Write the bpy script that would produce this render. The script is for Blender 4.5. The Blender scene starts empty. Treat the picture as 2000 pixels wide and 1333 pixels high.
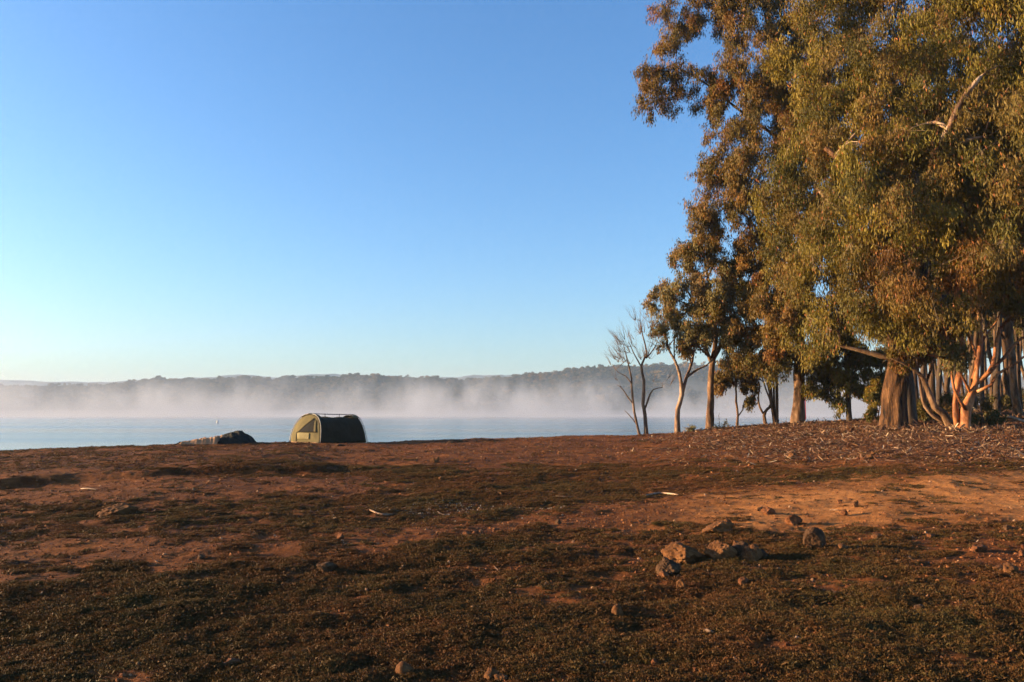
import bpy, bmesh, math, random
import numpy as np
from mathutils import Vector, Matrix

random.seed(7)
rng = np.random.default_rng(11)
SC = bpy.context.scene
COL = SC.collection
PI = math.pi

# ------------------------------------------------------------------ camera
F = 1570.0            # focal length in pixels of a 2000 px wide frame
HOR = 806.0           # image row of the horizon
EYE = 1.6
PITCH = math.atan((HOR - 666.5) / F)
cam = bpy.data.cameras.new('camera'); co = bpy.data.objects.new('camera', cam); COL.objects.link(co)
cam.sensor_width = 36.0; cam.lens = 36.0 * F / 2000.0
cam.clip_start = 0.1; cam.clip_end = 9000
co.location = (0, 0, EYE); co.rotation_euler = (PI / 2 + PITCH, 0, 0)
SC.camera = co
CP, SP = math.cos(PITCH), math.sin(PITCH)

def at(px, py, Y):
    """the point at depth Y that the photograph shows at (px, py)"""
    cx, cz = (px - 1000) / F, -(py - 666.5) / F
    y = CP - SP * cz; z = SP + CP * cz
    return Vector((cx * Y / y, Y, EYE + z * Y / y))

# ------------------------------------------------------------------ noise
def _hash(ix, iy, s):
    n = (ix.astype(np.int64) * 374761393 + iy.astype(np.int64) * 668265263 + s * 974711) & 0xffffffff
    n = ((n ^ (n >> 13)) * 1274126177) & 0xffffffff
    n = ((n ^ (n >> 15)) * 2246822519) & 0xffffffff
    return (n ^ (n >> 16)).astype(np.float64) / 4294967296.0

def noise(x, y, s=0):
    x = np.asarray(x, float); y = np.asarray(y, float)
    ix = np.floor(x); iy = np.floor(y); fx = x - ix; fy = y - iy
    def g(dx, dy):
        a = _hash(ix + dx, iy + dy, s) * 2 * PI
        return np.cos(a) * (fx - dx) + np.sin(a) * (fy - dy)
    u = fx * fx * fx * (fx * (fx * 6 - 15) + 10); v = fy * fy * fy * (fy * (fy * 6 - 15) + 10)
    a = g(0, 0); b = g(1, 0); c = g(0, 1); d = g(1, 1)
    return 1.5 * ((a + (b - a) * u) + ((c + (d - c) * u) - (a + (b - a) * u)) * v)

def fbm(x, y, o=4, s=0, gain=.5):
    t = 0; a = 1.0; m = 0
    for k in range(o):
        t = t + a * noise(x * 2 ** k, y * 2 ** k, s + k * 17); m += a; a *= gain
    return t / m

def sstep(a, b, x):
    t = np.clip((x - a) / (b - a), 0, 1); return t * t * (3 - 2 * t)

# ------------------------------------------------------------------ mesh helpers
def np_mesh(name, V, faces, smooth=False):
    """faces: list of (n,k) index arrays"""
    me = bpy.data.meshes.new(name)
    V = np.asarray(V, np.float32)
    me.vertices.add(len(V)); me.vertices.foreach_set('co', V.ravel())
    loops = np.concatenate([f.ravel() for f in faces]).astype(np.int32)
    starts = []; off = 0
    for f in faces:
        n, k = f.shape; starts.append(off + np.arange(n) * k); off += n * k
    starts = np.concatenate(starts).astype(np.int32)
    me.loops.add(len(loops)); me.loops.foreach_set('vertex_index', loops)
    me.polygons.add(len(starts)); me.polygons.foreach_set('loop_start', starts)
    if smooth: me.polygons.foreach_set('use_smooth', np.ones(len(starts), bool))
    me.update(calc_edges=True)
    return me

def attr(me, name, typ, data):
    a = me.attributes.new(name, typ, 'POINT')
    d = np.asarray(data, np.float32 if typ != 'INT' else np.int32).ravel()
    a.data.foreach_set({'FLOAT_COLOR': 'color', 'FLOAT_VECTOR': 'vector'}.get(typ, 'value'), d)

def link(name, me, mat=None, parent=None):
    o = bpy.data.objects.new(name, me); COL.objects.link(o)
    if mat is not None: me.materials.append(mat)
    if parent is not None: o.parent = parent
    return o

def tag(o, label=None, cat=None, group=None, kind=None):
    if label: o['label'] = label
    if cat: o['category'] = cat
    if group: o['group'] = group
    if kind: o['kind'] = kind
    return o

def empty(name, loc, rz=0.0):
    o = bpy.data.objects.new(name, None); COL.objects.link(o)
    o.location = loc; o.rotation_euler = (0, 0, rz); o.empty_display_size = .3
    return o

def tube_arrays(P, R, k=8, rough=0.0, seed=0, caps=True):
    """one smooth tube along points P with radii R"""
    P = np.asarray(P, float); R = np.asarray(R, float); n = len(P)
    T = np.gradient(P, axis=0); T /= np.linalg.norm(T, axis=1)[:, None] + 1e-9
    ref = np.array([0.9, 0.1, 0.3]) if abs(T[0][2]) > .6 else np.array([0.05, 0.1, 1.0])
    N = np.zeros_like(P); u = np.cross(T[0], ref); u /= np.linalg.norm(u)
    for i in range(n):
        u = u - T[i] * np.dot(u, T[i]); u /= np.linalg.norm(u) + 1e-9; N[i] = u
    B = np.cross(T, N)
    a = np.arange(k) * 2 * PI / k
    rr = np.ones((n, k))
    if rough:
        L = np.concatenate([[0], np.cumsum(np.linalg.norm(np.diff(P, axis=0), axis=1))])
        aa = np.cos(a)[None, :] * 1.3 + 0 * L[:, None]; bb = np.sin(a)[None, :] * 1.3 + L[:, None] * 1.1 / max(R.max(), .02) * .25
        rr = 1 + rough * noise(aa + seed * 3.1, bb, seed) * 1.6
    V = P[:, None, :] + (N[:, None, :] * np.cos(a)[None, :, None] + B[:, None, :] * np.sin(a)[None, :, None]) * (R[:, None] * rr)[..., None]
    V = V.reshape(-1, 3)
    i = np.arange(n - 1)[:, None] * k; j = np.arange(k)[None, :]; j2 = (j + 1) % k
    Fq = np.stack([i + j, i + j2, i + k + j2, i + k + j], -1).reshape(-1, 4)
    fs = [Fq]
    if caps and k <= 12:
        fs.append(np.arange(k)[::-1][None, :]); fs.append(((n - 1) * k + np.arange(k))[None, :])
    return V, fs

class MB:
    def __init__(s): s.V = []; s.F = {}; s.n = 0
    def add(s, V, fs):
        V = np.asarray(V, float)
        for f in fs:
            f = np.asarray(f)
            s.F.setdefault(f.shape[1], []).append(f + s.n)
        s.V.append(V); s.n += len(V)
    def tube(s, P, R, k=8, rough=0, seed=0):
        if np.isscalar(R): R = [R] * len(P)
        s.add(*tube_arrays(P, R, k, rough, seed))
    def grid(s, G):
        G = np.asarray(G, float); a, b = G.shape[:2]
        i = np.arange(a - 1)[:, None] * b; j = np.arange(b - 1)[None, :]
        s.add(G.reshape(-1, 3), [np.stack([i + j, i + j + 1, i + b + j + 1, i + b + j], -1).reshape(-1, 4)])
    def box(s, c, h):
        c = np.array(c, float); h = np.array(h, float)
        V = np.array([[x, y, z] for x in (-1, 1) for y in (-1, 1) for z in (-1, 1)]) * h + c
        s.add(V, [np.array([[0, 1, 3, 2], [4, 6, 7, 5], [0, 4, 5, 1], [2, 3, 7, 6], [0, 2, 6, 4], [1, 5, 7, 3]])])
    def mesh(s, name, smooth=True):
        return np_mesh(name, np.concatenate(s.V), [np.concatenate(v) for v in s.F.values()], smooth)

def frusta(mb, A, B, ra, rb, k=3):
    """many thin separate twigs at once"""
    A = np.asarray(A); B = np.asarray(B); n = len(A)
    T = B - A; T /= np.linalg.norm(T, axis=1)[:, None] + 1e-9
    u = np.cross(T, rng.normal(size=(n, 3))); u /= np.linalg.norm(u, axis=1)[:, None] + 1e-9
    v = np.cross(T, u); a = np.arange(k) * 2 * PI / k
    ring = u[:, None, :] * np.cos(a)[None, :, None] + v[:, None, :] * np.sin(a)[None, :, None]
    V = np.concatenate([A[:, None, :] + ring * np.asarray(ra)[:, None, None], B[:, None, :] + ring * np.asarray(rb)[:, None, None]], 1)
    base = np.arange(n)[:, None, None] * 2 * k
    j = np.arange(k); f = np.stack([j, (j + 1) % k, k + (j + 1) % k, k + j], -1)[None]
    mb.add(V.reshape(-1, 3), [(base + f).reshape(-1, 4)])

# ------------------------------------------------------------------ materials
class M_:
    def __init__(s, name):
        s.m = bpy.data.materials.new(name); s.m.use_nodes = True
        s.t = s.m.node_tree; s.t.nodes.clear()
        s.out = s.n('ShaderNodeOutputMaterial')
    def n(s, typ, **kw):
        nd = s.t.nodes.new(typ)
        for k, v in kw.items():
            if k.startswith('i_'):
                nd.inputs[k[2:].replace('_', ' ')].default_value = v
            else: setattr(nd, k, v)
        return nd
    def l(s, a, b): s.t.links.new(a, b)
    def noise(s, vec, scale, detail=4, rough=.55, dist=0):
        nd = s.n('ShaderNodeTexNoise'); nd.inputs['Scale'].default_value = scale
        nd.inputs['Detail'].default_value = detail; nd.inputs['Roughness'].default_value = rough
        nd.inputs['Distortion'].default_value = dist
        s.l(vec, nd.inputs['Vector']); return nd.outputs['Fac']
    def ramp(s, fac, stops):
        nd = s.n('ShaderNodeValToRGB'); cr = nd.color_ramp
        while len(cr.elements) < len(stops): cr.elements.new(.5)
        for e, (p, c) in zip(cr.elements, stops):
            e.position = p; e.color = (*c, 1) if len(c) == 3 else c
        s.l(fac, nd.inputs['Fac']); return nd.outputs['Color']
    def mix(s, fac, a, b, mode='MIX'):
        nd = s.n('ShaderNodeMix', data_type='RGBA', blend_type=mode)
        for sock, v in ((nd.inputs[0], fac), (nd.inputs[6], a), (nd.inputs[7], b)):
            if isinstance(v, (int, float)): sock.default_value = v
            elif isinstance(v, tuple): sock.default_value = (*v, 1)
            else: s.l(v, sock)
        return nd.outputs[2]
    def math(s, op, a, b=None, c=None):
        nd = s.n('ShaderNodeMath', operation=op)
        for i, v in enumerate((a, b, c)):
            if v is None: continue
            if isinstance(v, (int, float)): nd.inputs[i].default_value = v
            else: s.l(v, nd.inputs[i])
        return nd.outputs[0]
    def bump(s, h, strength, dist):
        nd = s.n('ShaderNodeBump'); nd.inputs['Strength'].default_value = strength
        nd.inputs['Distance'].default_value = dist; s.l(h, nd.inputs['Height']); return nd.outputs['Normal']
    def bsdf(s, col, rough=.8, normal=None, spec=.3, metal=0):
        b = s.n('ShaderNodeBsdfPrincipled')
        if isinstance(col, tuple): b.inputs['Base Color'].default_value = (*col, 1)
        else: s.l(col, b.inputs['Base Color'])
        if isinstance(rough, (int, float)): b.inputs['Roughness'].default_value = rough
        else: s.l(rough, b.inputs['Roughness'])
        b.inputs['Specular IOR Level'].default_value = spec; b.inputs['Metallic'].default_value = metal
        if normal is not None: s.l(normal, b.inputs['Normal'])
        return b.outputs[0]
    def surf(s, o): s.l(o, s.out.inputs['Surface']); return s.m
    def pos(s): return s.n('ShaderNodeNewGeometry').outputs['Position']
    def obj(s): return s.n('ShaderNodeTexCoord').outputs['Object']

def simple(name, col, rough=.8, var=.25, scale=20, bump=.3, bdist=.01, spec=.3):
    m = M_(name); p = m.obj(); n = m.noise(p, scale, 5)
    dark = tuple(c * (1 - var) for c in col); light = tuple(min(1, c * (1 + var)) for c in col)
    c = m.ramp(n, [(.3, dark), (.7, light)])
    return m.surf(m.bsdf(c, rough, m.bump(m.noise(p, scale * 2.5, 4), bump, bdist), spec))

# ------------------------------------------------------------------ terrain
CX = [-900, 0, 200, 357, 500, 720, 900, 1000, 1100, 1250, 1320, 1400, 1440, 1560, 1650, 1720, 1850, 2000, 2900]
CY = [905, 881, 873, 868, 866, 864, 857, 855, 852, 849, 845, 836.5, 833, 825, 820.5, 814, 808, 806, 800]
DX = [-900, 500, 720, 1200, 2900]
DY = [27, 27, 27.5, 32, 34]
LAKE = -1.9

def geo(x, y):
    r = np.hypot(x, y); az = np.arctan2(x, y); azc = np.clip(az, -.87, .87)
    return 1000 + F * np.tan(azc), r * np.cos(azc)

def base_h(x, y):
    u, d = geo(x, y)
    t = (np.interp(u, CX, CY) - HOR) / F; D = np.interp(u, DX, DY)
    zc = EYE - t * D
    near = zc * np.clip((d - 3) / (D - 3), 0, 3)
    w = sstep(1660, 1790, u)
    slope = .078 * (1 - w) - .012 * w
    far = zc - slope * (np.minimum(d, np.where(w > .5, 130, 400)) - D)
    k = .12
    h = np.clip(.5 + .5 * (far - near) / k, 0, 1)
    z = far * (1 - h) + near * h - k * h * (1 - h) * .5
    z = np.maximum(z, -2.7)
    return z, u, d

def zones(u, v, x, y):
    """cover of low plants, sandiness, leaf litter"""
    n1 = fbm(x / 1.7, y / 1.7, 5, 5, .6); n2 = fbm(x / .45, y / .35, 4, 9, .6)
    vv = v + (n1 * 30 + n2 * 16) * np.clip((v - 820) / 150, .15, 2)
    uu = u + n1 * 50
    def g(cu, cv, su, sv): return np.exp(-((uu - cu) / su) ** 2 - ((vv - cv) / sv) ** 2)
    c = np.interp(uu, [850, 1100, 1330, 1600, 2000, 2600], [1030, 1014, 998, 980, 962, 950])
    hw = np.interp(uu, [780, 850, 1100, 1330, 1600, 2000], [0, 6, 20, 36, 42, 46])
    track = 1 - sstep(.65, 1.3, np.abs(vv - c) / (hw + .01)); track = np.where(uu < 800, 0, track)
    bare = track * 1.2
    bare = np.maximum(bare, (1 - sstep(898, 915, vv)) * (sstep(550, 800, uu)) * .80)
    bare = np.maximum(bare, .95 * (sstep(925, 950, vv) - sstep(965, 1003, vv)) * (1 - sstep(350, 680, uu)))
    bare = np.maximum(bare, .95 * (sstep(1035, 1065, vv) - sstep(1080, 1125, vv)) * (1 - sstep(300, 1000, uu)))
    bare = np.maximum(bare, 1.0 * (sstep(925, 935, vv) - sstep(955, 975, vv)) * (1 - sstep(600, 900, uu)) )
    for q in ((1870, 1290, 90, 40), (1900, 1075, 90, 22), (900, 1318, 120, 28), (1650, 1140, 140, 25), (1180, 1075, 60, 9),
              (300, 1300, 100, 30), (1500, 1250, 60, 20), (1050, 1150, 90, 18), (760, 1045, 90, 12), (1900, 1180, 120, 20), (620, 1180, 80, 12)):
        bare = np.maximum(bare, .9 * g(*q))
    bare = np.maximum(bare, .8 * sstep(1240, 1330, uu) * (1 - sstep(880, 905, vv)))
    full = .50 + .32 * sstep(1070, 1200, vv) + .15 * np.exp(-((vv - 960) / 35) ** 2) * sstep(650, 760, uu) * (1 - sstep(1250, 1400, uu)) - .16 * (1 - sstep(895, 925, vv))
    cover = np.clip(full * (1 - np.minimum(bare, 1) * .85) + n1 * .75 * (1 - .35 * np.minimum(bare, 1)) + n2 * .95 * (1 - .3 * np.minimum(bare, 1)), 0, 1)
    sand = track * sstep(1150, 1500, uu)
    litter = np.clip(sstep(1180, 1500, uu) * (1 - sstep(858, 925, vv - (uu - 1500) * .03)) * (.75 + n1 * .8 + n2 * .6), 0, 1)
    return cover, sand, litter

def full_h(x, y, fine=True):
    z, u, d = base_h(x, y)
    v = HOR + F * (EYE - z) / np.maximum(d, .5)
    # worn step in the bank on the left
    dl = 15.9 + .7 * fbm(x / 3.0, y * 0 + 3.3, 3, 21) + np.interp(u, [0, 300, 660], [-.6, .2, 1.4])
    q = d - dl
    m = (1 - sstep(560, 700, u)) * sstep(-300, 60, u) * (.75 + .35 * np.clip(noise(x / 1.8, x * 0 + 9, 8) + .4, 0, 1))
    z = z + m * .19 * sstep(0, .6, q) * np.exp(-np.clip(q, 0, None) / 5) - m * .0 * np.exp(-((q + .8) / .8) ** 2)
    if not fine: return z, u, d, v
    cover, sand, litter = zones(u, v, x, y)
    fade = np.clip((60 - d) / 25, 0, 1)
    amp = .55 + .45 * cover
    z = z + fade * (.075 * fbm(x / 2.6, y / 1.6, 3, 31) + amp * .060 * fbm(x / .8, y / .65, 3, 41) + amp * .022 * fbm(x / .2, y / .2, 3, 51) + cover * .012) * np.clip(1.25 - d / 60, .5, 1)
    z = z - .02 * sand
    z = z + litter * .025 * fbm(x / .35, y / .35, 3, 61)
    return z, u, d, v, cover, sand, litter

def H(x, y):
    return float(full_h(np.array([float(x)]), np.array([float(y)]))[0][0])

def ground_at(px, py):
    """where the pixel's ray first meets the ground"""
    o = np.array([0, 0, EYE]); d = np.array(at(px, py, 1.0)) - o
    s = 3.0 * 1.003 ** np.arange(1200)
    P = o + d * s[:, None]
    z = full_h(P[:, 0], P[:, 1])[0]
    k = np.argmax(P[:, 2] < z)
    if k == 0: k = 780
    return Vector((P[k][0], P[k][1], z[k]))

# ground sheet: fine where the camera looks, coarser round it and out to the horizon
ang = np.concatenate([np.linspace(-PI, -.66, 40)[:-1], np.linspace(-.66, .66, 1500), np.linspace(.66, PI, 40)[1:-1]])
rad = np.concatenate([np.geomspace(.3, 4.2, 26)[:-1], np.geomspace(4.2, 48, 900), np.geomspace(48, 4000, 70)[1:]])
A_, R_ = np.meshgrid(ang, rad)
X = R_ * np.sin(A_); Y = R_ * np.cos(A_)
Z, U, D_, V_, cov, sand, lit = full_h(X.ravel(), Y.ravel())
n_a, n_r = len(ang), len(rad)
i = np.arange(n_r - 1)[:, None] * n_a; j = np.arange(n_a)[None, :]; j2 = (j + 1) % n_a
Fq = np.stack([i + j, i + n_a + j, i + n_a + j2, i + j2], -1).reshape(-1, 4)
Fq = Fq[:, ::-1]
inner = np.arange(n_a)[None, :]
gm = np_mesh('ground', np.stack([X.ravel(), Y.ravel(), Z], -1), [Fq[:, ::-1].copy(), inner[:, ::-1].copy()], True)
gm.flip_normals()
attr(gm, 'zone', 'FLOAT_COLOR', np.stack([cov, sand, lit, np.ones_like(cov)], -1))

m = M_('soil'); p = m.pos()
zn = m.n('ShaderNodeAttribute', attribute_name='zone'); sep = m.n('ShaderNodeSeparateColor'); m.l(zn.outputs['Color'], sep.inputs[0])
big = m.noise(p, .9, 5); mid = m.noise(p, 6, 6, .65); fin = m.noise(p, 60, 5, .7)
red = m.ramp(mid, [(.25, (.080, .026, .007)), (.5, (.175, .058, .013)), (.8, (.27, .100, .024))])
sandc = m.ramp(mid, [(.25, (.30, .112, .030)), (.7, (.54, .235, .070))])
c = m.mix(sep.outputs[1], red, sandc)
c = m.mix(m.math('MULTIPLY', sep.outputs[0], .85), c, m.ramp(fin, [(.3, (.028, .013, .006)), (.7, (.085, .036, .014))]))
c = m.mix(m.math('MULTIPLY', sep.outputs[2], .85), c, m.ramp(fin, [(.3, (.035, .016, .008)), (.75, (.15, .075, .035))]))
c = m.mix(1.0, c, m.ramp(fin, [(.25, (.55, .55, .55)), (.6, (1, 1, 1)), (.85, (1.25, 1.2, 1.15))]), 'MULTIPLY')
c = m.mix(1.0, c, m.ramp(big, [(.35, (.55, .52, .50)), (.65, (1.1, 1.1, 1.1))]), 'MULTIPLY')
hgt = m.math('ADD', m.math('MULTIPLY', m.noise(p, 35, 6, .7), 1.0), m.math('MULTIPLY', m.noise(p, 160, 3, .6), .25))
GROUND_MAT = m.surf(m.bsdf(c, .95, m.bump(hgt, .9, .03), .1))
tag(link('ground', gm, GROUND_MAT), kind='structure')

# ------------------------------------------------------------------ lake
V = np.array([[-4000, 25, LAKE], [4000, 25, LAKE], [4000, 4000, LAKE], [-4000, 4000, LAKE]], float)
m = M_('lake_water'); p = m.pos()
mp = m.n('ShaderNodeMapping'); mp.inputs['Scale'].default_value = (.25, 1, 1); m.l(p, mp.inputs['Vector'])
mp2 = m.n('ShaderNodeMapping'); mp2.inputs['Scale'].default_value = (.12, 1, 1); m.l(p, mp2.inputs['Vector'])
streak = m.noise(mp2.outputs[0], .035, 4, .5)
rg = m.n('ShaderNodeMapRange'); rg.inputs[1].default_value = .35; rg.inputs[2].default_value = .65
rg.inputs[3].default_value = .13; rg.inputs[4].default_value = .20; m.l(streak, rg.inputs[0])
b = m.bsdf((.035, .05, .06), rg.outputs[0], m.bump(m.noise(mp.outputs[0], 1.4, 4), .09, .03), .5)
tag(link('lake_water', np_mesh('lake_water', V, [np.array([[0, 1, 2, 3]])]), m.surf(b)), kind='structure')

# ------------------------------------------------------------------ leaves and trees
def leaf_mat(name, gloss=.58, trans=.24):
    m = M_(name); a = m.n('ShaderNodeAttribute', attribute_name='tint')
    geo_ = m.n('ShaderNodeNewGeometry')
    b = m.bsdf(a.outputs['Color'], gloss, None, .18)
    t = m.n('ShaderNodeBsdfTranslucent')
    m.l(m.mix(1.0, a.outputs['Color'], (1.5, 1.25, .6), 'MULTIPLY'), t.inputs['Color'])
    mx = m.n('ShaderNodeMixShader'); mx.inputs[0].default_value = trans
    m.l(b, mx.inputs[1]); m.l(t.outputs[0], mx.inputs[2])
    return m.surf(mx.outputs[0])
LEAF = leaf_mat('gum_leaves')

def bark_mat(name, stops, scale=3.0, stretch=.25, bump=.8, bd=.03, rough=.85):
    m = M_(name); p = m.obj()
    mp = m.n('ShaderNodeMapping'); mp.inputs['Scale'].default_value = (1, 1, stretch); m.l(p, mp.inputs['Vector'])
    n = m.noise(mp.outputs[0], scale, 6, .65, .4); f = m.noise(mp.outputs[0], scale * 6, 5, .65)
    c = m.ramp(n, stops)
    c = m.mix(1.0, c, m.ramp(f, [(.3, (.62, .6, .58)), (.7, (1.12, 1.12, 1.1))]), 'MULTIPLY')
    h = m.math('ADD', m.math('MULTIPLY', n, 1.0), m.math('MULTIPLY', f, .7))
    return m.surf(m.bsdf(c, rough, m.bump(h, bump, bd), .2))
BARK_ROUGH = bark_mat('rough_bark', [(.38, (.022, .012, .007)), (.52, (.13, .062, .026)), (.66, (.25, .13, .058))], 9, .12, 1.0, .10)
BARK_PALE = bark_mat('pale_bark', [(.38, (.09, .048, .028)), (.5, (.26, .165, .10)), (.64, (.46, .34, .235))], 2.2, .35, .4, .015, .7)
BARK_TAN = bark_mat('tan_bark', [(.38, (.05, .026, .014)), (.50, (.15, .085, .045)), (.64, (.30, .19, .115))], 3.5, .35, .8, .03)
BARK_ORANGE = bark_mat('orange_bark', [(.38, (.11, .04, .017)), (.5, (.33, .125, .042)), (.66, (.50, .29, .15))], 2.0, .4, .5, .02, .6)
BARK_DARK = bark_mat('dark_bark', [(.3, (.03, .022, .018)), (.7, (.11, .075, .05))], 4, .25, .8, .03)
BARK_WOOD = bark_mat('wood_bark', [(.38, (.03, .018, .010)), (.52, (.09, .052, .028)), (.66, (.18, .115, .07))], 4, .25, .8, .03)
BARK_DEAD = bark_mat('dead_bark', [(.3, (.07, .045, .03)), (.7, (.26, .17, .11))], 4, .3, .5, .01)

PAL = {k_: [tuple(c * .78 for c in q) for q in v_] for k_, v_ in {
 'green': [(.135, .115, .017), (.18, .145, .019), (.23, .170, .022), (.085, .078, .014)],
 'brown': [(.15, .105, .024), (.19, .125, .030), (.11, .088, .020), (.20, .115, .028)],
 'red':   [(.20, .085, .020), (.16, .115, .022), (.15, .125, .022), (.13, .115, .020)],
 'grey':  [(.19, .165, .055), (.23, .19, .065), (.15, .13, .045), (.24, .165, .06)],
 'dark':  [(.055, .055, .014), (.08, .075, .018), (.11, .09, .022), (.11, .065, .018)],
}.items()}

def leaves_mesh(name, C, T, lmin, lmax, wr, droop=.8):
    """C base points, T colours"""
    n = len(C)
    d = rng.normal(size=(n, 3)) * (1 - droop) * 1.3; d[:, 2] -= droop + .1
    d /= np.linalg.norm(d, axis=1)[:, None]
    s = np.cross(d, rng.normal(size=(n, 3))); s /= np.linalg.norm(s, axis=1)[:, None] + 1e-9
    nn = np.cross(d, s)
    L = rng.uniform(lmin, lmax, n)[:, None]; W = L * wr * rng.uniform(.7, 1.3, n)[:, None]
    bend = nn * L * rng.uniform(-.15, .15, n)[:, None]
    V = np.stack([C, C + d * L * .45 + s * W * .5 + bend, C + d * L, C + d * L * .45 - s * W * .5 + bend], 1).reshape(-1, 3)
    F_ = np.arange(n * 4).reshape(-1, 4)
    me = np_mesh(name, V, [F_], False)
    attr(me, 'tint', 'FLOAT_COLOR', np.repeat(np.concatenate([T, np.ones((n, 1))], 1), 4, 0))
    return me

def polyline(P, step=.35, wob=.06, seed=0):
    """smooth a list of (x,y,z,r) into a dense wandering line"""
    P = np.asarray(P, float); out = []
    n = len(P)
    for i in range(n - 1):
        p0 = P[max(i - 1, 0)]; p1 = P[i]; p2 = P[i + 1]; p3 = P[min(i + 2, n - 1)]
        k = max(2, int(np.linalg.norm(p2[:3] - p1[:3]) / step))
        for t in np.arange(k) / k:
            q = .5 * ((2 * p1) + (-p0 + p2) * t + (2 * p0 - 5 * p1 + 4 * p2 - p3) * t * t + (-p0 + 3 * p1 - 3 * p2 + p3) * t ** 3)
            q[3] = p1[3] + (p2[3] - p1[3]) * t
            out.append(q)
    out.append(P[-1]); out = np.array(out)
    L = np.arange(len(out)) * step
    out[1:-1, 0] += wob * fbm(L / 1.2, L * 0 + seed, 3, seed)[1:-1] * np.minimum(1, L[1:-1])
    out[1:-1, 1] += wob * fbm(L / 1.2, L * 0 + seed + 7, 3, seed)[1:-1] * np.minimum(1, L[1:-1])
    return out

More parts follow.
